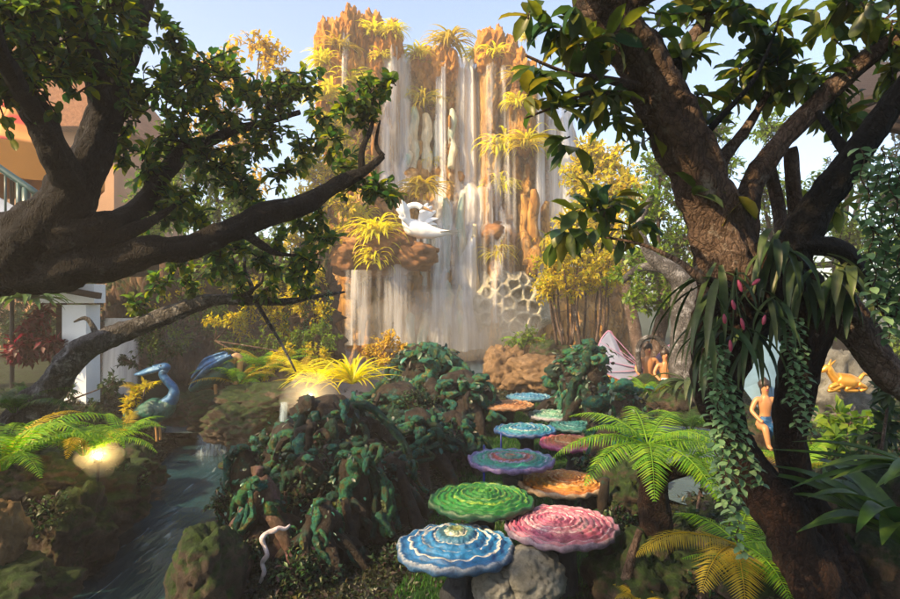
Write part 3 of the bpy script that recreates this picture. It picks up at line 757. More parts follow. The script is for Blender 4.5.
# ---------------------------------------------------------------- stepping pads
def pad_mat(name, base, edge, rim, rings, jit=.06, thr=-3.9):
    base = [tuple(.74 * x ** 1.12 for x in c) for c in base]; rim = tuple(.5 * x for x in rim); edge = tuple(.78 * x for x in edge)
    m, t, o = nodes(name)
    tc = N(t, 'ShaderNodeTexCoord'); su = N(t, 'ShaderNodeSeparateXYZ'); t.links.new(tc.outputs['UV'], su.inputs[0])
    n = N(t, 'ShaderNodeTexNoise', i_Scale=9.0, i_Detail=6.0); t.links.new(mapped(t), n.inputs['Vector'])
    nf = N(t, 'ShaderNodeTexNoise', i_Scale=55.0, i_Detail=5.0, i_Roughness=.7); t.links.new(mapped(t), nf.inputs['Vector'])
    u = math_n(t, 'MULTIPLY_ADD', n.outputs['Fac'], jit * 2, math_n(t, 'SUBTRACT', su.outputs['X'], jit))
    r = ramp(t, [(i / (len(base) - 1), c) for i, c in enumerate(base)]); t.links.new(u, r.inputs['Fac'])
    fr = math_n(t, 'FRACT', math_n(t, 'MULTIPLY', su.outputs['X'], rings))
    e = math_n(t, 'ADD', fr, math_n(t, 'MULTIPLY_ADD', nf.outputs['Fac'], .9, -.45))
    e = math_n(t, 'MULTIPLY_ADD', e, 5.0, thr, clamp=True)
    mx = N(t, 'ShaderNodeMixRGB'); t.links.new(math_n(t, 'MULTIPLY', e, .8), mx.inputs['Fac']); t.links.new(r.outputs['Color'], mx.inputs['Color1']); mx.inputs['Color2'].default_value = (*edge, 1)
    k = math_n(t, 'MULTIPLY_ADD', su.outputs['X'], 14.0, -13.0, clamp=True)
    mr = N(t, 'ShaderNodeMixRGB'); t.links.new(k, mr.inputs['Fac']); t.links.new(mx.outputs[0], mr.inputs['Color1']); mr.inputs['Color2'].default_value = (*rim, 1)
    dk = N(t, 'ShaderNodeMixRGB', blend_type='MULTIPLY', i_Fac=.75); r2 = ramp(t, [(.3, (.35, .35, .35)), (.62, (1.15, 1.15, 1.15))]); t.links.new(nf.outputs['Fac'], r2.inputs['Fac'])
    t.links.new(mr.outputs[0], dk.inputs['Color1']); t.links.new(r2.outputs['Color'], dk.inputs['Color2'])
    ng = N(t, 'ShaderNodeTexNoise', i_Scale=5.0, i_Detail=8.0, i_Roughness=.75); t.links.new(mapped(t), ng.inputs['Vector'])
    gm = N(t, 'ShaderNodeMixRGB'); gm.inputs['Color2'].default_value = (.05, .042, .03, 1); t.links.new(dk.outputs[0], gm.inputs['Color1'])
    t.links.new(math_n(t, 'MULTIPLY', math_n(t, 'MULTIPLY_ADD', ng.outputs['Fac'], 6.0, -3.1, clamp=True), .55), gm.inputs['Fac'])
    p = N(t, 'ShaderNodeBsdfPrincipled', i_Roughness=.5); t.links.new(gm.outputs[0], p.inputs['Base Color'])
    bp = N(t, 'ShaderNodeBump', i_Strength=.5, i_Distance=.01); t.links.new(nf.outputs['Fac'], bp.inputs['Height']); t.links.new(bp.outputs[0], p.inputs['Normal'])
    t.links.new(p.outputs[0], o.inputs['Surface'])
    return m
stem_m = mat_rocky('pad_stem_paint', [(0, (.01, .01, .012)), (.6, (.03, .035, .045)), (1, (.05, .06, .05))], scale=5, bump=.8)
def pad(label, px, py, wpx, Y, mat, rings, seed, offc=(0, .25), ht=.05, eb=0.0):
    c = P(px, py, Y); R = wpx / 2 * Y / F
    gz = ground(c.x, c.y)
    root = thing('stepping_pad', label, 'stepping pad', (c.x, c.y, gz), 'mushroom shaped stepping pads along the path')
    b = MB(); vs = []; uv = []; fs = []
    nr, na = 96, 128
    def edge(a):
        return 1 + .018 * math.sin(a * 7 + seed) + .014 * math.sin(a * 13 + seed * 2) + .007 * math.sin(a * 29 + seed) + .03 * noise.noise(Vector((math.cos(a) * 1.3, math.sin(a) * 1.3, seed)))
    ox, oy = offc[0] * R, offc[1] * R
    for j in range(nr + 1):
        u = (j / nr)
        for k in range(na):
            a = 2 * math.pi * k / na
            wob = edge(a) + .16 * (1 - u) * noise.noise(Vector((math.cos(a) * 1.8, math.sin(a) * 1.8, seed + u * 7))) + .05 * (1 - u ** 6) * noise.noise(Vector((math.cos(a) * 6, math.sin(a) * 6, seed + u * 11)))
            cx_ = ox * (1 - u); cy_ = oy * (1 - u)
            x = cx_ + R * u * wob * math.cos(a); y = cy_ + R * u * wob * math.sin(a)
            u_ = u + .035 * noise.noise(Vector((math.cos(a) * 1.6, math.sin(a) * 1.6, seed * 3 + math.floor(u * rings)))); f = (u * rings) % 1.0; s_ = math.floor(u * rings)
            lvl = (s_ + sm(.72, 1.0, f)) / rings
            z = ht * (1 - lvl) + .010 * sm(.25, .7, f) * (u < .99) + .004 * noise.noise(Vector((x * 22, y * 22, seed))) + .007 * noise.noise(Vector((x * 8, y * 8, seed)))
            z += .008 * math.sin(a * 17 + s_ * 2 + seed) * f * u
            vs.append((x, y, z)); uv.append((u, k / na))
    for (rf, dz, uu) in ((1.0, -.016, 1.0), (.95, -.028, 1.0), (.55, -.045, 1.0), (.2, -.07, 1.0)):
        for k in range(na):
            a = 2 * math.pi * k / na; vs.append((R * rf * edge(a) * math.cos(a), R * rf * edge(a) * math.sin(a), dz + .006 * math.sin(a * 17 + seed))); uv.append((uu, k / na))
    nrow = nr + 1 + 4
    for j in range(nrow - 1):
        for k in range(na):
            k2 = (k + 1) % na; q = (j * na + k, (j + 1) * na + k, (j + 1) * na + k2, j * na + k2)
            fs.append(q)
    vs = [(x + c.x, y + c.y, z + c.z) for x, y, z in vs]
    b.add(vs, fs); b.build('cap', mat, root, uv=uv)
    sb = MB().tube([(c.x, c.y, c.z - .06), (c.x + .02, c.y, (c.z + gz) / 2), (c.x, c.y + .02, gz - .05)], [R * .30, R * .2, R * .36], seg=16, step=.05, amp=.2, freq=6, seed=seed)
    sb.build('stem', stem_m, root)
    return root
B_ = (.03, .22, .50); CR = (.62, .58, .50)
pads = [
    ('blue stepping pad with cream scalloped tiers, nearest of the path', 456, 548, 118, 3.42, pad_mat('pad_blue', [(.30, .30, .05), (.10, .24, .22), (.02, .2, .45), (.03, .26, .55), (.02, .17, .42), (.05, .25, .5)], (.95, .86, .68), (.05, .16, .36), 5, .06, -3.45), 5, (0, .42), .075),
    ('pink stepping pad with mauve whorls beside the blue one', 561, 526, 113, 3.6, pad_mat('pad_pink', [(.62, .35, .42), (.55, .12, .25), (.60, .28, .36), (.5, .10, .2), (.62, .30, .38)], (.75, .62, .64), (.30, .22, .34), 9), 9, (-.15, .15), .05),
    ('bright green stepping pad with yellow green ripples', 481, 500, 104, 3.9, pad_mat('pad_green', [(.06, .28, .03), (.02, .20, .03), (.03, .26, .04), (.01, .16, .03)], (.28, .42, .04), (.01, .10, .05), 7), 7, (.1, .3), .05),
    ('orange stepping pad with cream lip, partly behind the fern', 562, 483, 86, 4.65, pad_mat('pad_orange', [(.62, .30, .03), (.60, .20, .02), (.68, .33, .05), (.52, .15, .02)], (.72, .55, .25), (.62, .45, .32), 7), 7, (.2, .2), .06),
    ('multicoloured stepping pad in teal, violet and coral', 511, 460, 86, 4.72, pad_mat('pad_multi', [(.60, .16, .06), (.03, .36, .28), (.50, .08, .08), (.03, .32, .22), (.05, .34, .30), (.22, .12, .42)], (.42, .36, .60), (.24, .18, .46), 6, .10), 6, (0, .1), .04),
    ('coral stepping pad with magenta rim', 572, 443, 66, 6.0, pad_mat('pad_coral', [(.60, .20, .05), (.62, .28, .08), (.55, .16, .06), (.6, .12, .25)], (.68, .48, .22), (.55, .08, .28), 6), 6, (0, .2), .05),
    ('blue green stepping pad with pale swirls, between the multicoloured and green white pads', 525, 430, 62, 6.6, pad_mat('pad_aqua', [(.05, .30, .34), (.03, .22, .42), (.06, .34, .36), (.02, .15, .42)], (.55, .60, .52), (.02, .10, .36), 6), 6, (0, .2), .04),
    ('dark teal stepping pad near the right sculpture', 577, 426, 54, 7.1, pad_mat('pad_teal', [(.03, .22, .22), (.02, .14, .16), (.04, .24, .2)], (.20, .45, .40), (.01, .10, .12), 5), 5, (0, .2), .04),
    ('green and white stepping pad before the teal one', 555, 415, 54, 7.6, pad_mat('pad_mint', [(.10, .38, .22), (.30, .48, .34), (.06, .28, .20), (.45, .55, .48)], (.66, .68, .6), (.42, .42, .5), 5), 5, (0, .2), .04),
    ('tan orange stepping pad half hidden by the left sculptures', 507, 405, 54, 7.7, pad_mat('pad_tan', [(.50, .26, .10), (.42, .18, .06), (.55, .32, .14)], (.60, .44, .28), (.40, .20, .10), 5), 5, (0, .2), .04),
    ('light blue stepping pad, farthest of the path', 529, 397, 45, 9.0, pad_mat('pad_sky', [(.08, .32, .50), (.05, .24, .45), (.14, .38, .5)], (.5, .6, .64), (.04, .18, .35), 5), 5, (0, .2), .04),
]
for i, (lb, px, py, wp, Y, mt, rg, oc, ht) in enumerate(pads): pad(lb, px, py, wp, Y, mt, rg + (2 if i else 1), i * 1.7 + .4, oc, ht * .72)
# blue lamp tubes by the path
for (px, py, Y, lb) in ((484, 450, 5.1, 'thin blue lamp tube behind the green pad, left of the multicoloured pad'), (501, 437, 6.0, 'thin blue lamp tube left of the blue green pad')):
    c = P(px, py, Y); g = ground(c.x, c.y)
    o = thing('garden_lamp', lb, 'lamp', (c.x, c.y, g))
    MB().tube([(c.x, c.y, g - .05), (c.x, c.y, g + .06)], [.014, .014], seg=10, step=.1).build('lamp_base', M['metal_black'], o)
    MB().tube([(c.x, c.y, g + .06), (c.x, c.y, c.z + .04)], [.007, .007], seg=10, step=.1).build('lamp_tube', M['blue_led'], o)
# ---------------------------------------------------------------- trees
def pl(lst):      # list of (px, py, Y, r) -> points, radii
    return [P(a, b_, c) for a, b_, c, _ in lst], [r for *_, r in lst]

# --- left tree: dark leaning trunk from the left edge, limbs reaching right over the stream
lt = thing('leaning_tree', 'dark leaning tree at left whose long limbs reach right across the stream', 'tree', (-4.2, 3.9, 0.3))
tb = MB()
p_, r_ = pl([(-190, 440, 3.9, .34), (-130, 330, 3.9, .30), (-60, 268, 3.8, .25), (10, 250, 3.7, .21), (50, 222, 3.65, .165), (84, 170, 3.7, .12), (106, 115, 3.8, .095), (120, 70, 3.85, .075), (138, 20, 3.9, .06), (158, -40, 3.9, .055), (190, -140, 3.6, .05)])
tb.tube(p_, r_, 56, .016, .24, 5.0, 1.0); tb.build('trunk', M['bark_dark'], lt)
limbs = [
    ('d', [(0, 258, 3.7, .18), (40, 270, 3.7, .135), (80, 262, 3.7, .125), (110, 264, 3.75, .095), (150, 252, 3.8, .085), (190, 247, 3.9, .072), (218, 236, 3.95, .078), (240, 228, 4.0, .070), (268, 214, 4.05, .074), (300, 206, 4.1, .066), (330, 189, 4.2, .052), (350, 178, 4.22, .05), (366, 170, 4.25, .034), (383, 156, 4.3, .02)]),
    ('d', [(362, 172, 4.25, .028), (362, 150, 4.25, .022), (372, 125, 4.3, .014), (372, 100, 4.3, .007)]),
    ('d', [(383, 156, 4.3, .02), (376, 144, 4.3, .014), (380, 120, 4.3, .006)]),
    ('d', [(76, 190, 3.65, .10), (58, 160, 3.5, .08), (40, 122, 3.4, .068), (18, 90, 3.3, .06), (-30, 40, 3.1, .06), (-80, -30, 2.8, .045)]),
    ('d', [(108, 125, 3.8, .08), (95, 70, 3.6, .06), (75, 20, 3.3, .045), (70, -60, 2.9, .035)]),
    ('d', [(55, 235, 3.65, .15), (95, 228, 3.7, .10), (125, 222, 3.85, .075), (150, 195, 4.0, .058), (185, 150, 4.2, .045), (210, 141, 4.3, .038), (235, 130, 4.4, .032), (265, 122, 4.5, .026), (300, 112, 4.6, .016)]),
    ('d', [(265, 122, 4.5, .024), (268, 105, 4.5, .016), (262, 90, 4.5, .008)]),
    ('d', [(246, 234, 4.0, .036), (262, 245, 4.0, .026), (276, 253, 4.05, .016), (300, 256, 4.1, .008)]),
    ('d', [(60, 245, 3.65, .13), (90, 242, 3.7, .09), (118, 236, 3.75, .05), (150, 222, 3.8, .03), (175, 205, 3.9, .015)]),
    ('g', [(-20, 470, 4.4, .13), (10, 430, 4.4, .12), (48, 392, 4.4, .105), (70, 362, 4.4, .095), (100, 342, 4.4, .075), (150, 322, 4.5, .062), (200, 303, 4.6, .052), (235, 299, 4.7, .038), (280, 302, 4.8, .026), (318, 296, 4.85, .016), (345, 292, 4.9, .008)]),
    ('g', [(100, 344, 4.4, .05), (130, 333, 4.45, .035), (148, 330, 4.5, .018), (165, 325, 4.5, .008)]),
    ('g', [(240, 298, 4.7, .026), (252, 290, 4.7, .018), (245, 270, 4.7, .014), (243, 248, 4.7, .009), (228, 252, 4.7, .005)]),
    ('g', [(252, 290, 4.7, .014), (262, 282, 4.7, .009), (263, 275, 4.7, .005)]),
    ('g', [(98, 341, 4.4, .03), (92, 325, 4.4, .018), (85, 318, 4.4, .014), (74, 322, 4.4, .006)]),
    ('g', [(255, 300, 4.75, .016), (268, 322, 4.75, .014), (282, 345, 4.75, .011), (296, 372, 4.75, .007)]),
    ('d', [(40, 122, 3.4, .05), (5, 60, 2.8, .04), (-60, -80, 2.0, .03), (-120, -200, 1.5, .02)]),
    ('d', [(140, 20, 3.9, .06), (110, -60, 3.2, .05), (60, -200, 2.4, .04), (20, -420, 1.6, .025)]),
]
for i, (c, l) in enumerate(limbs):
    p_, r_ = pl(l)
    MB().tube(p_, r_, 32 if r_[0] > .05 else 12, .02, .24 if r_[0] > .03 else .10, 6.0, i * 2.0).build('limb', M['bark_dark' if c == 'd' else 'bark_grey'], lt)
ml, mt = MB(), MB()
CL = [(30, 40, 3.2, 60), (15, 85, 3.2, 42), (-30, 70, 3.0, 60), (65, 20, 3.3, 45), (95, 25, 3.5, 40), (100, 62, 3.6, 42), (60, 75, 3.4, 36), (130, 108, 3.9, 40), (170, 92, 4.1, 38), (200, 75, 4.2, 42), (172, 40, 4.0, 18), (160, 22, 4.0, 14), (180, 140, 4.2, 36), (150, 168, 4.0, 30), (222, 118, 4.4, 30), (215, 165, 4.3, 34), (250, 98, 4.5, 26), (286, 84, 4.6, 26), (270, 130, 4.5, 24), (306, 88, 4.6, 20), (368, 98, 4.3, 24), (350, 104, 4.25, 18), (390, 88, 4.3, 13), (362, 122, 4.3, 16), (378, 190, 4.3, 22), (352, 186, 4.3, 18), (392, 198, 4.3, 10), (180, 196, 4.0, 28), (160, 212, 4.0, 22), (242, 188, 4.3, 22), (285, 176, 4.3, 17), (302, 150, 4.5, 22), (330, 145, 4.4, 15), (228, 70, 4.4, 14), (310, 256, 4.1, 22), (292, 270, 4.1, 14), (212, 250, 4.2, 18), (200, 225, 4.2, 18), (130, 30, 3.7, 28), (40, 5, 3.0, 40), (110, 5, 3.4, 35), (255, 150, 4.4, 18), (120, 150, 3.9, 20), (5, 20, 2.9, 50), (320, 118, 4.5, 16), (280, 110, 4.6, 20),
      (205, 245, 4.4, 20), (235, 250, 4.5, 16), (262, 262, 4.5, 18), (280, 240, 4.4, 14), (300, 225, 4.3, 14), (255, 200, 4.2, 16), (320, 212, 4.3, 12), (178, 262, 4.4, 16), (160, 285, 4.5, 14), (322, 238, 4.4, 14),
      (340, 165, 4.3, 14), (225, 265, 4.6, 22), (265, 290, 4.7, 14), (300, 288, 4.8, 14), (190, 285, 4.6, 16), (135, 305, 4.5, 14), (240, 285, 4.7, 14)]
for (px, py, Y, r) in CL:
    R = r * Y / F * 1.25
    foliage(ml, mt, P(px, py, Y), R, int(22 + 2700 * R * R), .078, .54, LEAF_B, start=0)
# crown carried on out of view, clusters added to shade the foreground
for i in range(120):
    x, y = RNG.uniform(-4.8, .7), RNG.uniform(-2.6, 1.6)
    if x < -1.2 and y > .6: continue
    z = RNG.uniform(max(3.0, CAMZ + .52 * max(y, 0) + .75), 5.0)
    foliage(ml, mt, (x, y, z), .62, 260, .12, .5)
for i in range(46):     # unseen clusters added behind the viewpoint to block skylight
    foliage(ml, mt, (RNG.uniform(-5, .5), RNG.uniform(-4.2, -2.6), RNG.uniform(.7, 4.6)), .7, 260, .12, .5)
ml.build('crown', M['leaf_left'], lt); mt.build('twigs', M['bark_dark'], lt)

# --- right tree: reddish rooted trunk, forked, big leathery leaves
rt = thing('forked_tree', 'big forked brown tree at right hung with epiphytes and trailing plants', 'tree', (1.7, 3.2, 0.1))
trunks = [
    ('trunk', 'bark_red', [(850, 700, 2.7, .16), (815, 590, 2.75, .122), (785, 515, 2.8, .095), (752, 468, 2.85, .082), (728, 425, 2.85, .08), (718, 370, 2.85, .11), (735, 305, 2.8, .17), (728, 270, 2.8, .13)]),
    ('limb', 'bark_brown', [(738, 310, 2.8, .13), (728, 262, 2.8, .132), (712, 212, 2.8, .115), (690, 160, 2.8, .115), (668, 112, 2.78, .11), (645, 66, 2.75, .105), (612, 20, 2.7, .10), (580, -35, 2.6, .09), (540, -120, 2.4, .07)]),  # upper stem has paler bark: warm light put into its colour
    ('root', 'bark_red', [(862, 640, 2.85, .09), (828, 540, 2.9, .075), (798, 480, 2.92, .068), (790, 425, 2.92, .066), (802, 360, 2.9, .095), (800, 310, 2.85, .13), (770, 285, 2.8, .16), (745, 280, 2.8, .15)]),
    ('root', 'bark_red', [(722, 470, 3.0, .045), (752, 500, 2.9, .05), (790, 545, 2.8, .055), (840, 590, 2.72, .05)]),
    ('limb', 'bark_brown', [(800, 330, 2.85, .09), (832, 305, 2.85, .085), (858, 335, 2.85, .078), (885, 368, 2.85, .07), (920, 400, 2.9, .065), (960, 470, 3.0, .065)]),
    ('limb', 'bark_dark', [(772, 290, 2.8, .12), (800, 235, 2.75, .075), (826, 195, 2.7, .062), (850, 162, 2.65, .055), (880, 122, 2.6, .05), (920, 70, 2.5, .045), (980, 0, 2.3, .04)]),
    ('limb', 'bark_brown', [(738, 300, 2.8, .12), (742, 235, 2.85, .07), (752, 185, 2.9, .05), (775, 150, 2.9, .045), (803, 118, 2.9, .042), (850, 72, 2.85, .04), (900, 36, 2.8, .035), (980, -20, 2.7, .03)]),
    ('limb', 'bark_dark', [(850, 158, 2.65, .026), (830, 130, 2.7, .018), (818, 112, 2.75, .014)]),
    ('limb', 'bark_brown', [(690, 160, 2.8, .06), (672, 76, 2.9, .05), (690, 45, 2.95, .042), (704, 22, 3.0, .038), (712, -20, 3.0, .03)]),
    ('limb', 'bark_brown', [(785, 250, 2.95, .035), (777, 200, 3.0, .03), (770, 170, 3.0, .03), (768, 148, 3.05, .022)]),
    ('limb', 'bark_brown', [(800, 240, 3.0, .04), (794, 195, 3.0, .034), (791, 155, 3.0, .034), (790, 148, 3.0, .03)]),
    ('limb', 'bark_brown', [(735, 240, 2.85, .05), (720, 190, 2.9, .042), (722, 160, 2.95, .036), (745, 130, 3.0, .022), (770, 90, 3.0, .01)]),
    ('limb', 'bark_dark', [(690, 150, 2.8, .02), (720, 118, 2.8, .014), (752, 82, 2.8, .010), (770, 45, 2.8, .007), (780, 15, 2.8, .004)]),
    ('limb', 'bark_dark', [(790, 245, 2.7, .045), (840, 250, 2.7, .04), (870, 290, 2.7, .034), (905, 320, 2.75, .03)]),
    ('limb', 'bark_brown', [(650, 90, 2.75, .03), (600, 78, 2.6, .013), (565, 72, 2.5, .008), (525, 55, 2.45, .005)]),
    ('limb', 'bark_brown', [(650, 100, 2.75, .026), (595, 92, 2.6, .010), (560, 105, 2.5, .006), (525, 118, 2.45, .004)]),
    ('limb', 'bark_brown', [(735, 290, 2.7, .03), (700, 278, 2.6, .02), (680, 262, 2.6, .012), (640, 244, 2.7, .007), (590, 235, 2.8, .004)]),
    ('limb', 'bark_brown', [(612, 20, 2.7, .06), (700, -60, 2.4, .05), (780, -180, 2.0, .04), (900, -420, 1.5, .03)]),
    ('limb', 'bark_brown', [(580, -35, 2.6, .05), (480, -160, 2.0, .04), (350, -420, 1.4, .03)]),
]
for i, (nm, mt_, l) in enumerate(trunks):
    p_, r_ = pl(l)
    MB().tube(p_, r_, 44 if r_[0] > .06 else 16, .014, .24 if r_[0] > .04 else .10, 6.5, i * 2.6 + 5).build(nm, M[mt_], rt)
ml, mt = MB(), MB()
CR_ = [(590, 45, 2.6, 45, 34), (560, 25, 2.5, 30, 18), (545, 75, 2.5, 26, 14), (600, 95, 2.6, 34, 22), (640, 30, 2.8, 40, 26), (620, 110, 2.8, 28, 16), (655, 130, 2.8, 30, 12), (690, 20, 3.0, 34, 24), (720, 10, 3.0, 40, 26), (752, 75, 3.0, 34, 40), (785, 70, 3.0, 38, 46), (815, 85, 3.0, 34, 40), (770, 40, 2.9, 36, 26), (835, 20, 2.8, 40, 26), (885, 20, 2.8, 36, 26), (840, 110, 3.0, 26, 22), (700, 95, 3.0, 26, 16), (600, 205, 2.8, 34, 26), (570, 225, 2.8, 26, 18), (630, 235, 2.8, 24, 12), (575, 140, 2.6, 20, 8), (700, 130, 3.0, 22, 10), (870, 5, 2.6, 40, 22), (900, 75, 2.8, 30, 20), (530, 20, 2.5, 20, 7), (525, 100, 2.45, 22, 7), (540, 112, 2.5, 20, 8), (820, 215, 3.2, 26, 26), (680, 60, 2.9, 24, 12), (700, 200, 2.7, 26, 7), (735, 195, 2.7, 24, 6), (742, 12, 2.9, 26, 14)]
for (px, py, Y, r, n) in CR_:
    R = r * Y / F * 1.1
    foliage(ml, mt, P(px, py, Y), R, int(n * 1.7), .135, .42, LEAF_B, up=.1, per=6, twr=.003, droop=.3, start=0)
for i in range(100):  # out-of-view leaves added overhead to keep the foreground shaded
    x, y = RNG.uniform(.4, 4.4), RNG.uniform(-2.6, 1.4)
    z = RNG.uniform(max(3.0, CAMZ + .52 * max(y, 0) + .75), 4.8)
    foliage(ml, mt, (x, y, z), .6, 110, .16, .45, LEAF_B, per=6)
for i in range(40):  # more unseen leaves added behind the viewpoint against open sky
    foliage(ml, mt, (RNG.uniform(.5, 5), RNG.uniform(-4.2, -2.6), RNG.uniform(.7, 4.6)), .7, 120, .16, .45)
ml.build('crown', M['leaf_right'], rt); mt.build('twigs', M['bark_brown'], rt)

# --- trees further off
def tree(label, base, trunk_r, crown, mats, L, name='tree', bark='bark_dark', limbs_=5, seed=1, group=None, per=9, asp=.5):
    """crown: list of (px, py, Y, rpx, n)"""
    base = Vector(base)
    o = thing(name, label, 'tree', base, group)
    cen = sum((P(a, b_, c) for a, b_, c, *_ in crown), Vector()) / len(crown)
    tb = MB()
    mid = base.lerp(cen, .5) + Vector((.06 * (cen - base).length * math.sin(seed * 3), 0, 0))
    tb.tube([base - Vector((0, 0, .1)), mid, base.lerp(cen, .85)], [trunk_r, trunk_r * .75, trunk_r * .45], 12, .12, .15, 3, seed)
    tb.build('trunk', M[bark], o)
    ml, mt = MB(), MB()
    for i, (px, py, Y, r, n) in enumerate(crown):
        c = P(px, py, Y); R = r * Y / F * 1.1
        foliage(ml, mt, c, R, n, L, asp, per=per, twr=L * .05)
        if i % 2 == 0:
            a = base.lerp(cen, .45 + .35 * RNG.random())
            mt.tube([a, a.lerp(c, .5) + Vector(unit(1)[0]) * .1, c], [trunk_r * .4, trunk_r * .25, trunk_r * .08], 6, .3)
    ml.build('crown', M[mats], o); mt.build('branches', M[bark], o)
    return o
def gz(x, y): return ground(x, y)
tree('sparse yellow leaved tree against the sky left of the cliff', (-5.2, 14.5, 0), .16,
     [(200, 70, 14.5, 26, 250), (225, 60, 14.5, 26, 250), (260, 48, 14.5, 22, 225), (275, 62, 14.5, 22, 200), (235, 88, 14.5, 26, 300), (215, 110, 14.5, 28, 300), (260, 95, 14.5, 26, 225), (200, 135, 14.5, 30, 300), (240, 140, 14.5, 30, 275), (290, 78, 14.5, 14, 90), (245, 185, 14.5, 34, 250)], 'leaf_gold', .17, bark='bark_brown', group='background trees left')
tree('golden leaved bushy tree at the left foot of the cliff', (-3.0, 15.5, 0), .14,
     [(330, 130, 16, 26, 600), (345, 155, 16, 28, 700), (325, 180, 16, 28, 700), (310, 205, 15.8, 26, 600), (345, 205, 15.7, 24, 500), (300, 240, 15.5, 26, 600), (330, 235, 15.5, 20, 400), (310, 165, 16, 22, 500)], 'leaf_yellow', .16, bark='bark_brown', group='background trees left')
tree('green leafy tree behind the left tree limbs', (-4.6, 11.5, .1), .14,
     [(215, 180, 11.5, 34, 900), (180, 160, 11.5, 34, 900), (240, 210, 11.5, 30, 700), (200, 215, 11.5, 34, 800), (250, 250, 11.3, 30, 700), (280, 215, 11.5, 26, 600), (220, 270, 11.2, 30, 600), (160, 190, 11.5, 34, 800), (150, 230, 11.5, 34, 800), (280, 275, 11.2, 24, 500)], 'leaf_green', .12, group='background trees left')
tree('dark green tree beyond the white post at left', (-8.0, 13.5, 0), .18,
     [(150, 260, 13.5, 34, 700), (105, 300, 13.0, 34, 700), (60, 330, 13.0, 34, 800), (20, 330, 13, 36, 800), (120, 340, 12.8, 30, 600), (30, 290, 13.5, 34, 700), (-20, 310, 13, 40, 800), (70, 380, 12, 34, 700), (10, 380, 12, 34, 700)], 'leaf_dark', .14, group='background trees left')
tree('tall dark tree behind the brown building at far left', (-12.5, 20, 0), .25,
     [(20, 150, 20, 50, 900), (-40, 180, 20, 60, 900), (110, 200, 20, 44, 900), (60, 230, 20, 50, 900), (150, 260, 20, 44, 800), (200, 280, 20, 40, 800), (255, 285, 20, 36, 700)], 'leaf_green', .24, group='background trees left')
tree('yellow leaved tree glowing in sun right of the cliff', (4.4, 14.0, 0), .16,
     [(585, 175, 14.5, 26, 700), (610, 165, 14.5, 26, 700), (595, 200, 14.2, 30, 800), (625, 190, 14.2, 26, 700), (575, 225, 14, 24, 600), (610, 230, 14, 28, 700), (640, 215, 14, 22, 500), (590, 150, 14.5, 18, 350)], 'leaf_yellow', .17, bark='bark_brown', group='background trees right')
tree('bright green tree behind the forked tree trunk', (3.0, 9.6, .1), .13,
     [(660, 170, 9.6, 30, 700), (690, 200, 9.6, 34, 800), (650, 215, 9.6, 32, 800), (680, 240, 9.5, 32, 800), (645, 260, 9.4, 30, 700), (690, 280, 9.3, 30, 600), (665, 290, 9.2, 26, 500), (720, 240, 9.5, 26, 500), (640, 300, 9.2, 22, 400), (710, 130, 9.6, 26, 450), (700, 310, 9.2, 24, 400)], 'leaf_green', .105, bark='bark_brown', group='background trees right')
tree('bushy green tree seen through the fork of the right tree', (5.6, 11.0, .1), .16,
     [(760, 190, 11, 36, 900), (800, 215, 11, 36, 900), (830, 190, 11, 30, 700), (845, 240, 11, 36, 900), (890, 250, 11, 40, 900), (790, 270, 10.8, 36, 800), (745, 280, 10.8, 34, 800), (870, 300, 10.8, 40, 900), (825, 320, 10.6, 36, 700), (760, 330, 10.5, 34, 600), (720, 330, 10.5, 30, 500), (900, 350, 10.5, 36, 600), (720, 165, 11, 26, 500), (770, 130, 11, 24, 400)], 'leaf_green', .115, bark='bark_dark', group='background trees right')
tree('tall dark tree under the roof at the right edge', (9.5, 15, 0), .22,
     [(880, 110, 15, 40, 800), (930, 150, 15, 50, 900), (860, 70, 15, 30, 500), (900, 200, 15, 46, 900), (940, 260, 15, 50, 900), (850, 170, 15, 30, 500), (780, 240, 15, 44, 800), (720, 260, 15, 44, 800), (660, 270, 15, 44, 800)], 'leaf_dark', .18, group='background trees right')

# thin stemmed golden shrub before the right foot of the cliff
sh = thing('golden_shrub', 'golden leaved shrub on many thin bare stems right of the honeycomb rock', 'shrub', P(585, 348, 11.5))
ml, mt = MB(), MB()
for i in range(15):
    px = RNG.uniform(545, 625); a = P(555 + (px - 545) * .75, 345, 11.5 + RNG.uniform(-.3, .3)); c = P(px, RNG.uniform(255, 290), 11.5 + RNG.uniform(-.4, .4))
    mt.tube([a, a.lerp(c, .5) + Vector((RNG.uniform(-.1, .1), 0, 0)), c], [.028, .02, .01], 6, .15)
    foliage(ml, mt, c, .42, 190, .10, .5, start=0.0)
for (px, py) in [(560, 270), (575, 255), (600, 262), (620, 275), (550, 290), (590, 285), (565, 240), (545, 262)]: foliage(ml, mt, P(px, py, 11.5), .46, 240, .10, .5)
ml.build('leaves', M['leaf_yellow'], sh); mt.build('stems', M['bark_brown'], sh)
# grey trunked old tree
ot = thing('grey_trunk_tree', 'pale grey crooked trunk with bent limbs behind the winged figures', 'tree', P(690, 395, 7.6))
for l in ([(700, 410, 7.6, .30), (693, 370, 7.6, .25), (688, 320, 7.6, .20), (684, 285, 7.6, .15), (668, 268, 7.6, .10), (650, 255, 7.6, .07), (640, 225, 7.6, .05), (655, 190, 7.6, .03)],
          [(686, 292, 7.6, .10), (702, 268, 7.6, .08), (715, 240, 7.6, .06), (705, 205, 7.6, .05)],
          [(668, 268, 7.6, .07), (640, 268, 7.7, .05), (622, 282, 7.7, .03)]):
    p_, r_ = pl(l); MB().tube(p_, r_, 14, .06, .2, 4, 3).build('trunk' if l[0][3] > .2 else 'limb', M['bark_grey'], ot)
MB_ = MB(); foliage(MB_, None, P(655, 200, 7.6), .3, 160, .09); foliage(MB_, None, P(622, 275, 7.7), .25, 120, .09); MB_.build('leaves', M['leaf_green'], ot)

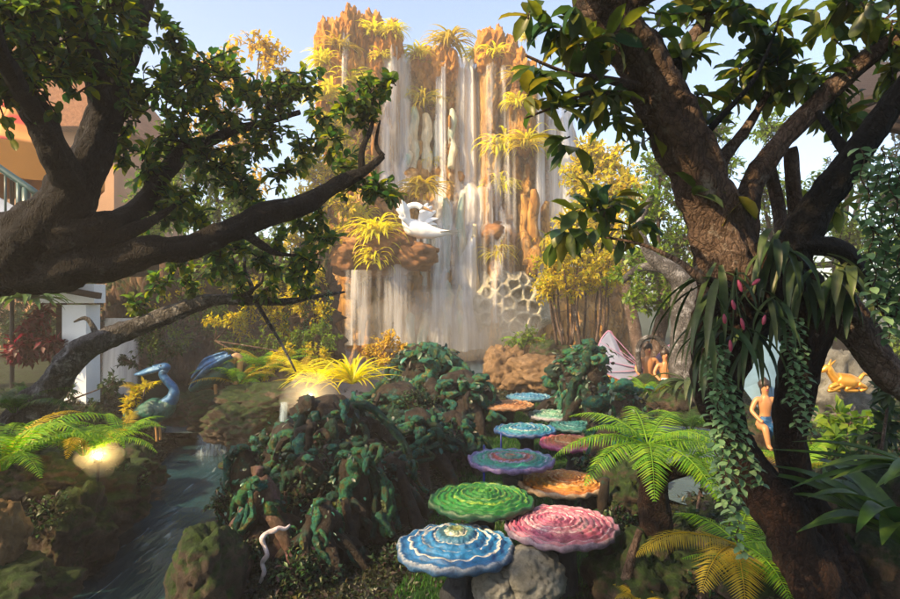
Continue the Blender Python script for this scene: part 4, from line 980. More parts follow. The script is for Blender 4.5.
# ---------------------------------------------------------------- ferns and leafy plants
def frond(pos, az, L, lift, droop, wid, npn, nm='frond', mat=None, parent=None, stem=.006, roll=0.0, tipy=1.0):
    b = MB(); ml = MB()
    h = Vector((math.cos(az), math.sin(az), 0)); pts = []
    for k in range(13):
        t = k / 12; th = lift - (lift + droop) * t ** 1.1
        pts.append(Vector(pos) if k == 0 else pts[-1] + (h * math.cos(th) + Vector((0, 0, math.sin(th)))) * (L / 12))
    b.tube(pts, [stem * (1 - .85 * k / 12) for k in range(13)], 5, L / 26, cap=False)
    PS, D, NN, LL, WW = [], [], [], [], []
    for k in range(npn):
        t = .10 + .9 * (k + .5) / npn; f = t * 12; i = min(11, int(f)); q = pts[i].lerp(pts[i + 1], f - i)
        tg = (pts[i + 1] - pts[i]).normalized(); sdv = h.cross(Vector((0, 0, 1))); up = sdv.cross(tg)
        ln = wid * (min(1, t / .28) ** .7) * ((1 - t) ** .75 * 1.15 + .05)
        for sgn in (-1, 1):
            d = sdv * sgn * .95 + tg * .42 + up * (.12 + roll * sgn) + Vector((0, 0, -.25 + RNG.uniform(-.1, .1)))
            PS.append(q); D.append(d); NN.append(up); LL.append(ln * RNG.uniform(.9, 1.06)); WW.append(min(L / npn * .85, .05 * 1.0) * (.6 + .4 * (1 - t)))
    b.leaves([tuple(x) for x in PS], [tuple(x) for x in D], [tuple(x) for x in NN], LL, WW, LEAF_P)
    return b.build(nm, mat, parent)
def fern(label, c, n, L, wid, mat, az0=0, azr=2 * math.pi, lift=(.7, 1.2), droop=(.2, .7), npn=26, stem=.005, group=None, jl=.25):
    o = thing('fern', label, 'fern', c, group)
    for i in range(n):
        az = az0 + azr * (i + RNG.uniform(.2, .8)) / n
        frond(Vector(c) + Vector((math.cos(az), math.sin(az), 0)) * .02, az, L * RNG.uniform(1 - jl, 1 + jl * .4), RNG.uniform(*lift), RNG.uniform(*droop), wid, npn, 'frond', M[mat if i % 5 != 3 else ('fern_yellow' if mat != 'fern_dark' else 'fern_green')], o, stem, RNG.uniform(-.2, .2))
    return o
# tree ferns on a stump at right of the path
st = thing('tree_fern', 'bright green tree fern on a brown mossy stump right of the stepping pads', 'fern', P(660, 560, 3.6))
p_, r_ = pl([(668, 620, 3.6, .11), (660, 560, 3.6, .095), (655, 510, 3.6, .085), (652, 470, 3.6, .08), (654, 452, 3.6, .06)])
MB().tube(p_, r_, 16, .03, .2, 9, 3).build('trunk', M['bark_red'], st)
p_, r_ = pl([(655, 478, 3.6, .05), (690, 468, 3.55, .045), (720, 478, 3.5, .045), (742, 482, 3.4, .03)])
MB().tube(p_, r_, 12, .03, .2, 9, 6).build('limb', M['bark_red'], st)
c = P(648, 446, 3.6)
for (az, L, li, dr, wd) in [(math.pi * 1.02, .62, .55, .75, .17), (math.pi * 1.2, .6, .45, .9, .17), (math.pi * 1.42, .62, .5, 1.0, .18), (math.pi * 1.62, .6, .4, .95, .17), (math.pi * 1.85, .62, .5, .7, .17), (0.1, .55, .6, .5, .16), (math.pi * .8, .55, .9, .4, .15), (math.pi * .5, .5, 1.0, .3, .15), (math.pi * .25, .5, .9, .3, .15), (math.pi * 1.1, .45, .9, .3, .14), (math.pi * 1.75, .45, .9, .5, .14)]:
    frond(c, az, L, li, dr, wd, 34, 'frond', M['fern_green'], st, .006)
c = P(688, 462, 3.55)
for (az, L, li, dr, wd) in [(math.pi * 1.5, .45, .5, .9, .15), (math.pi * 1.8, .48, .5, .7, .15), (.15, .42, .6, .5, .14), (math.pi * 1.15, .45, .7, .6, .15), (math.pi * .6, .42, .9, .3, .14), (math.pi * .25, .4, .9, .3, .14)]:
    frond(c, az, L, li, dr, wd, 32, 'frond', M['fern_green'], st, .006)
# yellow fern below
yf = thing('fern', 'yellow arching fern low at the right foreground', 'fern', P(655, 560, 3.0))
for (px, py, Y, az, L, li, dr, wd) in [(700, 535, 3.0, math.pi * 1.05, .36, .35, .8, .14), (735, 545, 3.0, math.pi * 1.03, .46, .55, .55, .15), (735, 548, 2.95, math.pi * 1.25, .42, .5, .9, .16), (735, 548, 2.95, math.pi * 1.4, .42, .35, 1.0, .16)]:
    frond(P(px, py, Y), az, L, li, dr, wd, 32, 'frond', M['fern_yellow'], yf, .005)
fern('broad lit fern at the far side of the yellow fern', P(770, 575, 3.2), 9, .42, .13, 'fern_green', npn=32)
fern('yellow green fern above the golden figurine pond edge', P(800, 470, 4.2), 10, .42, .11, 'fern_green', npn=28)
fern('bright fern in the spray behind the stream rocks', P(240, 385, 8.2), 14, .7, .15, 'fern_green', npn=26, lift=(.6, 1.3))
fern('bright fern left of the arching grass clump', P(300, 375, 8.0), 14, .6, .13, 'fern_cliff', npn=26, lift=(.6, 1.3))
gf = thing('fern', 'mid green fern behind the yellow fern at the tree root', 'fern', P(735, 570, 3.1))
for (az, L, li, dr, wd) in [(math.pi * 1.55, .42, .4, .9, .15), (math.pi * 1.8, .42, .55, .8, .15), (.1, .4, .6, .7, .15), (math.pi * .75, .35, .8, .3, .13), (math.pi * .3, .38, .8, .3, .13)]:
    frond(P(738, 545, 3.05), az, L, li, dr, wd, 32, 'frond', M['fern_green'], gf, .005)
fern('small yellow green fern at the bottom edge right of the path', P(640, 600, 3.2), 6, .18, .06, 'fern_yellow', npn=20)
fern('large feathery fern at the left edge above the pale rock', P(2, 470, 3.6), 17, .74, .14, 'fern_green', npn=36, lift=(.8, 1.4), droop=(.4, .9))
fern('green fern beside the garden lamp on the left bank', P(84, 455, 4.3), 17, .56, .12, 'fern_green', npn=34, lift=(.8, 1.4), droop=(.4, .9))
fern('low dark fern at the left edge under the railing', P(15, 412, 4.3), 13, .5, .12, 'fern_dark', npn=34)
fern('fern with broad pale fronds between the blue bird and the lamp', P(122, 436, 5.2), 12, .42, .10, 'fern_green', npn=26)
fern('fine green fern mound before the winged figures', P(648, 395, 6.4), 16, .40, .09, 'fern_green', npn=26)
fern('dark fern beside the right sculpture and the trailing plant', P(690, 430, 5.0), 9, .42, .10, 'fern_dark', npn=26)
fern('yellow green feathery fern mound behind the garden lamp mist', P(268, 372, 8.6), 16, .75, .16, 'fern_green', npn=26, lift=(.6, 1.3))
fern('tall fern beside the right pond, under the golden figurine', P(850, 440, 4.8), 11, .45, .12, 'fern_dark', npn=24)
fern('fern at the foot of the far boulder', P(525, 345, 13.2), 10, .6, .14, 'fern_green', npn=20)
fern('yellowed fern beside the blue bird', P(140, 392, 7.6), 9, .4, .10, 'fern_yellow', npn=20)

# strap leaved plants: tuft prototypes
def tuft(name, label, cat, c, n, L, wd, mat, lift=(.7, 1.35), droop=(.3, 1.1), group=None, az0=0, azr=2 * math.pi, scat=0.0):
    c = Vector(c); b = MB()
    for i in range(n):
        az = az0 + azr * RNG.random(); h = Vector((math.cos(az), math.sin(az), 0)); li = RNG.uniform(*lift); dr = RNG.uniform(*droop); l = L * RNG.uniform(.65, 1.1)
        pts = [c + h * .02 + Vector(unit(1)[0]) * scat * RNG.random()]
        for k in range(5):
            th = li - (li + dr) * ((k + .5) / 5); pts.append(pts[-1] + (h * math.cos(th) + Vector((0, 0, math.sin(th)))) * l / 5)
        b.strap(pts, [wd * .5, wd, wd, wd * .85, wd * .5, wd * .04], .18, l / 8)
    o = b.build(name, M[mat], None)
    me = o.data
    V = np.zeros(len(me.vertices) * 3); me.vertices.foreach_get('co', V); V = V.reshape(-1, 3) - np.array(c)[None]; me.vertices.foreach_set('co', V.ravel()); me.update()
    o.location = c
    return tag(o, label, cat, group)
gr_ = 'yellow green tufts growing on the cliff'
tspots = [(418, 52, 13, 'on the crest at the left of the recess'), (450, 38, 15, 'on the crest between the two broad falls'), (477, 45, 15, 'on the crest right of the broad fall'), (493, 62, 11, 'below the right crest crags'), (423, 98, 13, 'beside the upper teal columns'), (375, 38, 13, 'on the left crags'), (344, 60, 13, 'in the left crags'), (395, 40, 9, 'at the lip of the left veil'), (500, 150, 17, 'on the right wall, upper of the clump'), (523, 152, 15, 'on the right wall, beside the columns'), (513, 112, 15, 'high on the right wall above the clump'), (502, 190, 17, 'on the right wall above the dark clefts'), (524, 50, 8, 'behind the right crest crag'), (422, 190, 17, 'above the white birds'), (377, 233, 15, 'on the overhanging ledge'), (374, 258, 13, 'hanging below the overhanging ledge'), (492, 258, 12, 'left of the dark clefts'), (335, 110, 15, 'on the left flank of the cliff'), (356, 92, 15, 'beside the left trickle'), (405, 92, 9, 'in the left veil'), (515, 90, 12, 'under the right crest'), (330, 75, 12, 'on the upper left flank'), (383, 65, 10, 'under the tallest crag'), (432, 160, 10, 'on the middle terrace left'), (545, 250, 14, 'low beside the right curtain'), (360, 215, 13, 'left of the white birds'), (400, 235, 9, 'near the white birds feet')]
protos = []
for i, (px, py, r, wh) in enumerate(tspots):
    x, z = cX(px), cZ(py)
    lb = 'yellow green strap leaved tuft ' + wh
    if i in (14, 15): loc = P(px, py, 15.1)
    elif i in (13, 25, 26): loc = P(px, py, 17.0)
    else: loc = Vector((x, cliff_y(x, min(z, top_z(x) - .15)) - .22, z))
    if len(protos) < 6:
        o = tuft('cliff_plant', lb, 'plant', loc, [110, 80, 130, 60, 100, 90][i], [.55, .7, .45, .6, .8, .5][i], [.042, .055, .034, .06, .04, .05][i], ['fern_cliff', 'fern_yellow', 'fern_cliff', 'fern_cliff', 'leaf_yellow', 'fern_cliff'][i], lift=(.1, 1.35), droop=(.6, 1.5), group=gr_, scat=.18); protos.append((o, r)); o['group'] = gr_
    else:
        q, rq = protos[(i * 5 + i // 6) % 6]; o = copy_thing(q, loc, i * 1.3, r * (1.0 + .55 * ((i * 37) % 10) / 10) / 13, lb)
for q, rq in protos: q.scale = (rq * 1.3 / 13,) * 3
tuft('grass_clump', 'arching bright yellow green grass clump over the brown stump in the middle', 'grass clump', P(352, 384, 7.2), 90, .60, .035, 'fern_cliff', lift=(.4, 1.4), droop=(-.1, .8))
tuft('grass_clump', 'loose grass clump hanging around the left garden lamp mist', 'grass clump', P(318, 384, 7.3), 60, .5, .03, 'fern_cliff', lift=(.3, 1.3), droop=(0, .9))
tuft('strap_plant', 'plant with long arching strap leaves at the bottom right corner', 'plant', P(905, 545, 2.5), 13, .62, .10, 'strap', lift=(.6, 1.3), droop=(.1, .7), az0=math.pi * .5, azr=math.pi)
tuft('strap_plant', 'yellowing strap leaves entering from the right picture edge', 'plant', P(925, 470, 2.4), 9, .55, .06, 'strap', lift=(.1, .6), droop=(0, .6), az0=math.pi * .6, azr=math.pi * .7)
tuft('strap_plant', 'slender upright leaves beside the root of the forked tree', 'plant', P(826, 500, 3.0), 12, .22, .022, 'strap', lift=(1.0, 1.45), droop=(-.4, .3))
tuft('strap_plant', 'dark strap leaved plant below the pair of winged figures', 'plant', P(690, 385, 6.2), 26, .50, .07, 'strap_dark', lift=(.2, .9), droop=(.9, 1.5))
tuft('strap_plant', 'strap leaved plant under the roof beam behind the left trunk', 'plant', P(30, 300, 6.0), 34, .40, .07, 'strap', lift=(.2, 1.2), droop=(.5, 1.2))
# leafy bushes
def bush(label, spots, mat, L, name='shrub', group=None, cat='shrub', twm='bark_brown', asp=.5):
    c0 = P(spots[0][0], spots[0][1] + spots[0][3], spots[0][2]); c0.z = max(c0.z - .1, ground(c0.x, c0.y))
    o = thing(name, label, cat, c0, group); ml, mt = MB(), MB()
    for (px, py, Y, r, n) in spots:
        c = P(px, py, Y); foliage(ml, mt, c, r * Y / F * 1.1, n, L, asp, start=0, twr=.004); mt.tube([c0, c0.lerp(c, .6) + Vector((.02, 0, 0)), c], [.015, .01, .005], 5, .1)
    ml.build('leaves', M[mat], o); mt.build('stems', M[twm], o); return o
bush('orange tinged leafy shrub before the drip curtain of the ledge', [(372, 352, 10.2, 14, 220), (388, 342, 10.2, 16, 260), (402, 350, 10.2, 14, 200), (382, 362, 10.0, 12, 150)], 'leaf_gold', .075)
bush('yellow shrub in the spray left of the drip curtain', [(312, 352, 9.5, 12, 160), (325, 357, 9.4, 10, 120)], 'leaf_yellow', .08)
bush('yellow leaved shrub under the left bird', [(135, 398, 7.4, 11, 90), (145, 388, 7.4, 9, 60), (128, 408, 7.3, 9, 60)], 'leaf_yellow', .09)
bush('yellow green shrub above the far brown boulders', [(515, 345, 13, 14, 220), (530, 335, 13, 14, 220), (540, 345, 13, 12, 160)], 'leaf_green', .09)
bush('yellow flowering shrub before the brown rock wall', [(215, 322, 9.0, 12, 90), (235, 318, 9.0, 14, 100), (268, 372, 8.5, 12, 90), (285, 352, 8.6, 14, 120)], 'leaf_yellow', .08)
bush('dark red leaved shrub behind the left ferns', [(35, 330, 7.4, 20, 260), (42, 318, 7.4, 14, 140), (28, 348, 7.3, 20, 240), (52, 345, 7.3, 14, 140), (15, 355, 7.3, 14, 140)], 'leaf_red', .12)
bush('broad leaved green plant at the right pond edge', [(830, 440, 4.4, 22, 70), (850, 425, 4.4, 20, 60), (815, 460, 4.3, 18, 50), (835, 415, 4.6, 16, 40)], 'leaf_green', .11)
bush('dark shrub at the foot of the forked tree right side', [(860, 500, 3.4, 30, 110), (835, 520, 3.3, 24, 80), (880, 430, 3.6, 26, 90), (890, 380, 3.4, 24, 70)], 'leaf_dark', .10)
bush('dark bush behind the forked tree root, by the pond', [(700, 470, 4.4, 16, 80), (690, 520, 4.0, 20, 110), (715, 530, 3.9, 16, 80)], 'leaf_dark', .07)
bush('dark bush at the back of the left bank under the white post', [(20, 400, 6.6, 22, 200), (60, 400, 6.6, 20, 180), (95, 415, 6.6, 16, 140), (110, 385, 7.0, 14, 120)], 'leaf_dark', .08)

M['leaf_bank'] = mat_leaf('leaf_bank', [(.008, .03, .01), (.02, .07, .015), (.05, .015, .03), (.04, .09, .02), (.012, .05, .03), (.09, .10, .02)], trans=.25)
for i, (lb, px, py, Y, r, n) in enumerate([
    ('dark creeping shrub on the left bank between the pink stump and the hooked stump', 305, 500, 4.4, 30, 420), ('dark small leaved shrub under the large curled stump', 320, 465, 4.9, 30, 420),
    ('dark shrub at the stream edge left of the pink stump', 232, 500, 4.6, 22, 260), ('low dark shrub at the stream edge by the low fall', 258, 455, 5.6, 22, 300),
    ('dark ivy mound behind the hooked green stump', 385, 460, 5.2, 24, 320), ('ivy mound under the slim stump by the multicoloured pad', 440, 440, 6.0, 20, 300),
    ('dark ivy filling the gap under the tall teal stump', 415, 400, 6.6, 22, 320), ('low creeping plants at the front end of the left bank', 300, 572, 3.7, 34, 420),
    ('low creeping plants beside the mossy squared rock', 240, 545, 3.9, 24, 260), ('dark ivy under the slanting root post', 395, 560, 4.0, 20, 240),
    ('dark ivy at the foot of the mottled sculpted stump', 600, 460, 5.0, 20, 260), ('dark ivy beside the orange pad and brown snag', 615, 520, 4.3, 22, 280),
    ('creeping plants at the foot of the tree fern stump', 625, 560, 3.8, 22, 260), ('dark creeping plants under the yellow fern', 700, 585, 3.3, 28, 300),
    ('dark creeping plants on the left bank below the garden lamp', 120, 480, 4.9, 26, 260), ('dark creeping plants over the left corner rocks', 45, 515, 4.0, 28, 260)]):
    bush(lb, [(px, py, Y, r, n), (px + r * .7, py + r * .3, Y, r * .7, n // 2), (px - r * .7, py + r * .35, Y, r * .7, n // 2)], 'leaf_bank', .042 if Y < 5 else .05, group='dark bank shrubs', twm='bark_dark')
bush('green shrub before the left end of the rock wall', [(150, 345, 8.6, 20, 300), (170, 352, 8.5, 18, 240), (130, 362, 8.5, 14, 160)], 'leaf_dark', .075)
bush('dense mixed shrub behind the larger bird statue', [(245, 352, 9.6, 20, 360), (270, 345, 9.6, 20, 360), (225, 345, 9.8, 16, 240), (295, 345, 9.6, 18, 300)], 'leaf_green', .075)
bush('yellow flowering climber on the top of the rock wall', [(160, 300, 11.2, 20, 420), (200, 292, 11.2, 22, 480), (240, 288, 11.2, 24, 520), (285, 285, 11.2, 22, 480), (310, 275, 11.2, 20, 420)], 'leaf_yellow', .10)
bush('dark hanging shrub on the face of the brown rock wall', [(175, 320, 10.6, 14, 260), (205, 328, 10.6, 16, 300), (190, 345, 10.5, 14, 240), (250, 318, 10.6, 16, 300), (270, 325, 10.6, 14, 240)], 'leaf_dark', .085)
bush('lush yellow green bush covering the left half of the brown rock wall', [(165, 318, 10.0, 18, 420), (190, 305, 10.0, 20, 460), (215, 318, 10.0, 18, 420), (180, 338, 10.0, 16, 300)], 'leaf_green', .085)
bush('tall golden green bush before the right half of the brown rock wall', [(250, 300, 10.0, 20, 460), (275, 312, 10.0, 20, 460), (240, 325, 10.0, 18, 380), (300, 300, 10.0, 20, 460), (285, 335, 10.0, 16, 300), (320, 312, 10.0, 16, 320)], 'leaf_yellow', .08)
bush('lush green bush behind the golden figurine at right', [(800, 400, 8.5, 24, 420), (840, 385, 8.6, 26, 460), (880, 395, 8.4, 26, 460), (860, 420, 8.0, 22, 360), (815, 425, 8.0, 20, 300), (910, 420, 8.0, 26, 400)], 'leaf_green', .10)
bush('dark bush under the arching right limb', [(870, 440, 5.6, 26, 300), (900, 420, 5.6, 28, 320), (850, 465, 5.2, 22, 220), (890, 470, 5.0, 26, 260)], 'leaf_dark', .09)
bush('green bush under the right end of the brown rock wall', [(305, 340, 9.8, 14, 260), (318, 330, 9.8, 14, 240), (330, 342, 9.6, 12, 200)], 'leaf_green', .075)
bush('dark shrub at the far side of the pond, left of the winged figures', [(640, 378, 9.4, 18, 240), (625, 365, 9.6, 16, 200)], 'leaf_dark', .08)
# trailing strings with paired round leaves
def trail(label, strands, L, mat='disch', cat='trailing plant', name='trailing_plant', flat=1.0):
    c = strands[0][0]; o = thing(name, label, cat, c); b, s_ = MB(), MB()
    for (a, ln, sway) in strands:
        a = Vector(a); k = max(4, int(ln / (L * .42))); pts = []
        for i in range(k + 1):
            t = i / k; pts.append(a + Vector((sway * t * t + .012 * math.sin(i * .9), -.05 * math.sin(t * 2), -ln * t)))
        s_.tube(pts, [.0025] * len(pts), 4, ln / k, cap=False)
        ps, d = [], []
        for i, q in enumerate(pts):
            an = i * 1.57 + RNG.uniform(-.3, .3)
            for sg in (0, math.pi):
                ps.append(tuple(q)); d.append((math.cos(an + sg), math.sin(an + sg), -.35 + RNG.uniform(-.25, .25)))
        b.leaves(ps, d, np.array([[0, 0, 1.0]]) + unit(len(ps)) * .35, L * RNG.uniform(.75, 1.15, len(ps)), L * .62, LEAF_B)
    b.build('leaves', M[mat], o); s_.build('stems', M['bark_brown'], o)
    return o
trail('long pale green trailing plant with oval leaves, hanging before the right trunk', [(P(712, 345, 2.45), .70, .05), (P(722, 345, 2.45), .62, .06), (P(716, 350, 2.40), .78, .08), (P(728, 380, 2.45), .40, .10), (P(708, 360, 2.5), .5, .03), (P(735, 395, 2.45), .30, .06)], .042)
trail('short trailing plant hanging from the dark fork of the right tree', [(P(790, 320, 2.5), .42, .01), (P(798, 318, 2.5), .46, .02), (P(786, 325, 2.5), .3, -.01)], .036)
trail('dense pale trailing plant at the right picture edge', [(P(860 + i * 7, 148 + 9 * (i % 3), 2.35 + .03 * (i % 4)), .55 + .06 * (i % 4), .02) for i in range(8)], .05)
trail('thin green moss strand hanging left of the ledge pool, longest of the left strands', [(P(327, 290, 4.85), .27, 0), (P(330, 291, 4.85), .22, .01)], .022)
trail('green moss strand hanging from the grey lower branch, middle of the left strands', [(P(305, 300, 4.8), .24, 0), (P(308, 300, 4.8), .2, 0)], .022)
trail('green moss strand hanging from the grey lower branch, left of the left strands', [(P(289, 303, 4.8), .22, 0), (P(286, 303, 4.8), .17, 0)], .022)
trail('wispy moss hanging above the blue birds', [(P(152, 322, 4.5), .32, .02), (P(158, 320, 4.5), .25, .02), (P(145, 324, 4.5), .2, 0)], .022, 'strap')

# epiphytes on the right tree
def epi(label, c, n, L, wd, mat, az0, azr, extra=None):
    o = tuft('epiphyte', label, 'epiphyte', c, n, L, wd, mat, lift=(-1.1, 0), droop=(1.35, 1.62), az0=az0, azr=azr, scat=.11); return o
epi('hanging clump of long drooping leaves on the left side of the right trunk', P(712, 285, 2.58), 16, .34, .034, 'strap_dark', math.pi * .7, math.pi * 1.2)
epi('lower clump of drooping leaves on the left side of the right trunk', P(722, 330, 2.55), 12, .30, .030, 'strap_dark', math.pi * .8, math.pi)
epi('drooping dark leaves at the crotch of the right tree', P(775, 250, 2.6), 16, .26, .032, 'strap_dark', math.pi, math.pi)
epi('drooping leaves below the right limb of the forked tree', P(812, 272, 2.65), 14, .26, .032, 'strap_dark', math.pi, math.pi)
epi('narrow leaves hanging before the small trailing plant', P(768, 300, 2.55), 14, .26, .022, 'strap_dark', math.pi, math.pi)
epi('dark epiphyte tuft on the arching right limb', P(850, 275, 2.6), 22, .26, .04, 'strap_dark', math.pi, math.pi)
epi('epiphyte leaves hanging low in the dark fork of the right tree', P(748, 330, 2.55), 14, .30, .026, 'strap_dark', math.pi, math.pi)
bd = thing('flower_buds', 'pink pointed flower buds among drooping leaves on the right trunk', 'flowers', P(735, 290, 2.45))
for (px, py, dx, dy) in [(738, 280, 4, 12), (732, 300, 3, 10), (724, 314, 1, 10), (741, 318, 3, 12), (752, 285, 8, -6), (730, 340, 1, 12), (765, 315, -2, 10)]:
    a, c_ = P(px, py, 2.42), P(px + dx, py + dy, 2.42)
    MB().tube([a, a.lerp(c_, .4), a.lerp(c_, .8), c_], [.003, .0085, .007, .0015], 8, .01).build('bud', M['bud'], bd)
    MB().tube([P(735, 275, 2.5), P((735 + px) / 2, py - 12, 2.45), a], [.004, .003, .003], 5, .02).build('stalk', M['strap_dark'], bd)

# ---------------------------------------------------------------- sculpted painted stumps along the path
M['scale_leaf'] = mat_leaf('painted_leaf_scale', [(.004, .016, .013), (.008, .06, .045), (.03, .018, .012), (.015, .12, .09), (.05, .08, .025), (.05, .032, .02), (.004, .02, .02), (.12, .16, .10), (.02, .03, .05)], trans=0.0, rough=.4)
def stump(label, top, base_y, r, seed, knobs, mat_t='sculpt_brown', mat_k='sculpt_green', curls=4, roots=5, arches=2, knob_r=.10, h_extra=0.0, base=None):
    """gnarled painted stump: twisted trunk, roots, curled branches and cushion growths"""
    rng = np.random.default_rng(seed)
    top = Vector(top); bx = Vector((top.x, top.y, ground(top.x, top.y))) if base is None else Vector(base)
    o = thing('sculpted_stump', label, 'sculpture', bx, 'painted stump sculptures beside the path')
    H = max(.15, top.z - bx.z)
    tb = MB()
    for k in range(3):
        a = rng.uniform(0, 6.28)
        d = Vector((math.cos(a), math.sin(a), 0)) * r * .35
        tb.tube([bx + d * 1.6 - Vector((0, 0, .1)), bx + d + Vector((0, 0, H * .4)), bx + d * .4 + Vector((rng.uniform(-.3, .3) * r, rng.uniform(-.3, .3) * r, H * .75)), top - d * .5],
                [r * .75, r * .5, r * .48, r * .35], 14, .04, .28, 6, seed + k)
    tb.build('trunk', M[mat_t], o)
    for k in range(roots):
        a = 2 * math.pi * (k + rng.uniform(.1, .9)) / roots; d = Vector((math.cos(a), math.sin(a), 0))
        z1 = H * rng.uniform(.25, .6); s_ = bx + d * r * .3 + Vector((0, 0, z1)); e = bx + d * r * rng.uniform(1.5, 2.3); e.z = ground(e.x, e.y) - .05
        md = s_.lerp(e, .5) + d * r * .25 + Vector((rng.uniform(-.2, .2) * r, rng.uniform(-.2, .2) * r, z1 * .15))
        MB().tube([s_, md, e], [r * .30, r * .22, r * .12], 10, .03, .22, 8, seed + k * 3).build('root', M[mat_t], o)
    for k in range(int(9 + 20 * r)):      # gnarled roots wandering down over the stump
        a = rng.uniform(0, 6.28); rad = r * rng.uniform(.05, .5); zz = H * rng.uniform(.7, 1.05); pts = []
        nst = 9; sw = rng.choice([-1, 1]) * rng.uniform(.05, .22)
        for j in range(nst):
            t = j / (nst - 1); a += sw + rng.normal() * .16; rad += r * (.10 + .12 * t) * rng.uniform(.3, 1.5)
            z_ = zz * (1 - t ** 1.3) + H * .07 * rng.normal() * (t < .9)
            p_ = bx + Vector((math.cos(a) * rad, math.sin(a) * rad, z_)); p_.z = max(p_.z, ground(p_.x, p_.y) - .02 + .01); pts.append(p_)
        w0 = max(.015, r * rng.uniform(.09, .19))
        MB().tube(pts, [w0 * rng.uniform(.7, 1.4) * (1 - .4 * j / nst) for j in range(nst)], 12, .014, .55, 16, seed + k * 1.3).build('root', M[mat_k if rng.random() < .8 else mat_t], o)
    for k in range(curls):
        a = rng.uniform(0, 6.28); d = Vector((math.cos(a), math.sin(a), 0)); sd_ = Vector((-d.y, d.x, 0)) * rng.choice([-1, 1])
        c0 = bx + d * r * rng.uniform(.2, .8) + Vector((0, 0, H * rng.uniform(.35, 1.0))); pts = [c0]
        R0 = r * rng.uniform(.22, .5); cc = c0 + d * R0; tw = rng.uniform(.2, 1.2); tn = rng.uniform(1.2, 2.4); flip_ = rng.choice([-1, 1])
        for j in range(9):
            t = j / 8; th = math.pi * (.9 - tn * t); rr = R0 * (1 - .6 * t)
            pts.append(cc + (d * math.cos(th) * (1 - tw * .5) + sd_ * (tw * math.cos(th) * .6 + .3 * t)) * rr + Vector((rng.normal() * .1, rng.normal() * .1, math.sin(th) * flip_ + rng.normal() * .12)) * rr)
        w0 = r * rng.uniform(.06, .13)
        MB().tube(pts, [w0 * (1 + .25 * math.sin(j * 2.1)) * (1 - .05 * j) for j in range(10)], 10, .018, .3, 13, seed + k * 5 + 1).build('curl', M[mat_k if rng.random() < .75 else mat_t], o)
    sc_ = MB(); n_ = int(190 * (r / .3) ** 1.2 * max(.6, H / .6)); aa = rng.uniform(0, 6.28, n_); hh = rng.uniform(.12, 1.1, n_); rad = r * (1.05 - .35 * hh) * rng.uniform(.75, 1.35, n_)
    ps = np.stack([bx.x + np.cos(aa) * rad, bx.y + np.sin(aa) * rad, bx.z + hh * H], 1)
    dd = np.stack([np.cos(aa), np.sin(aa), -rng.uniform(-.3, 1.2, n_)], 1) + rng.normal(size=(n_, 3)) * .4
    sc_.leaves(ps, dd, np.stack([np.cos(aa), np.sin(aa), .6 + 0 * aa], 1) + rng.normal(size=(n_, 3)) * .35, knob_r * rng.uniform(.3, .85, n_), knob_r * rng.uniform(.16, .42, n_), LEAF_B)
    sc_.build('leaf_scales', M['scale_leaf'], o, kind='stuff')
    for k in range(max(0, arches - 3)):
        a = rng.uniform(0, 6.28); d = Vector((math.cos(a), math.sin(a), 0)); s0 = bx + Vector((0, 0, H * .8))
        e = bx + d * r * 1.6; e.z = ground(e.x, e.y)
        MB().tube([s0, s0 + d * r * .8 + Vector((0, 0, .25 * H)), e + Vector((0, 0, H * .5)) + d * r * .1, e], [r * .10, r * .09, r * .08, r * .07], 10, .02, .3, 12, seed + k * 7).build('arch', M[mat_k], o)
    for k in range(int(knobs * .9)):
        a = rng.uniform(0, 6.28); rad = r * rng.uniform(.1, 1.05); z = H * rng.uniform(.5, 1.08) if rad > r * .5 else H * rng.uniform(.85, 1.12)
        c_ = bx + Vector((math.cos(a) * rad, math.sin(a) * rad, z)); s_ = knob_r * rng.uniform(.4, .9)
        gb = MB().blob(c_, (s_, s_ * .9, s_ * rng.uniform(.4, .7)), 3, .42, 1.9, seed + k * 1.7, rng.uniform(0, 6), oct=5)
        for q in range(4):
            c2 = c_ + Vector((rng.uniform(-1, 1), rng.uniform(-1, 1), rng.uniform(-.6, .5))) * s_ * .9
            gb.blob(c2, (s_ * .55, s_ * .5, s_ * .32), 2, .4, 2.0, seed + k + q * 3, 0, oct=4)
        gb.build('growth', M[mat_k], o)
    return o
stump('tall teal green sculpted stump crowned with mushroom cushions in the middle', P(428, 352, 8.2), 0, .42, 3, 26, knob_r=.15)
stump('wide teal sculpted stump with cushions stepping down beside the tan pad', P(462, 378, 7.7), 0, .34, 5, 22, knob_r=.13)
stump('low spreading sculpted stump with pale green cushions left of the tall stump', P(398, 392, 7.0), 0, .34, 8, 20, knob_r=.12)
stump('dark sculpted stump with curls beside the green pad', P(420, 418, 5.9), 0, .27, 11, 15, roots=7)
stump('slim sculpted stump by the multicoloured pad', P(455, 418, 6.3), 0, .22, 13, 14, knob_r=.08)
stump('large curled green sculpted stump over the left soil bank', P(335, 408, 5.4), 0, .38, 17, 34, curls=8, arches=4, knob_r=.09)
stump('green curled sculpted stump with a hooked branch, before the large curled one', P(355, 448, 4.5), 0, .22, 19, 20, curls=6, arches=3, knob_r=.065)
stump('sculpted stump with teal cushions above the pink stump', P(285, 432, 5.6), 0, .27, 23, 14, curls=5, arches=2, knob_r=.08)
stump('pinkish brown hollow stump with mossy top at the left bank front', P(262, 478, 4.1), 0, .17, 29, 8, 'sculpt_pink', 'sculpt_green', curls=3, roots=6, arches=1, knob_r=.05)
stump('twisted teal stump with drooping roots, between the hooked stump and the slanting root post', P(390, 458, 4.9), 0, .18, 53, 18, curls=5, roots=7, knob_r=.06)
stump('leaning mottled stump at the stream side of the left bank', P(246, 452, 5.0), 0, .16, 59, 14, 'sculpt_brown', 'sculpt_green', curls=4, roots=6, knob_r=.055)
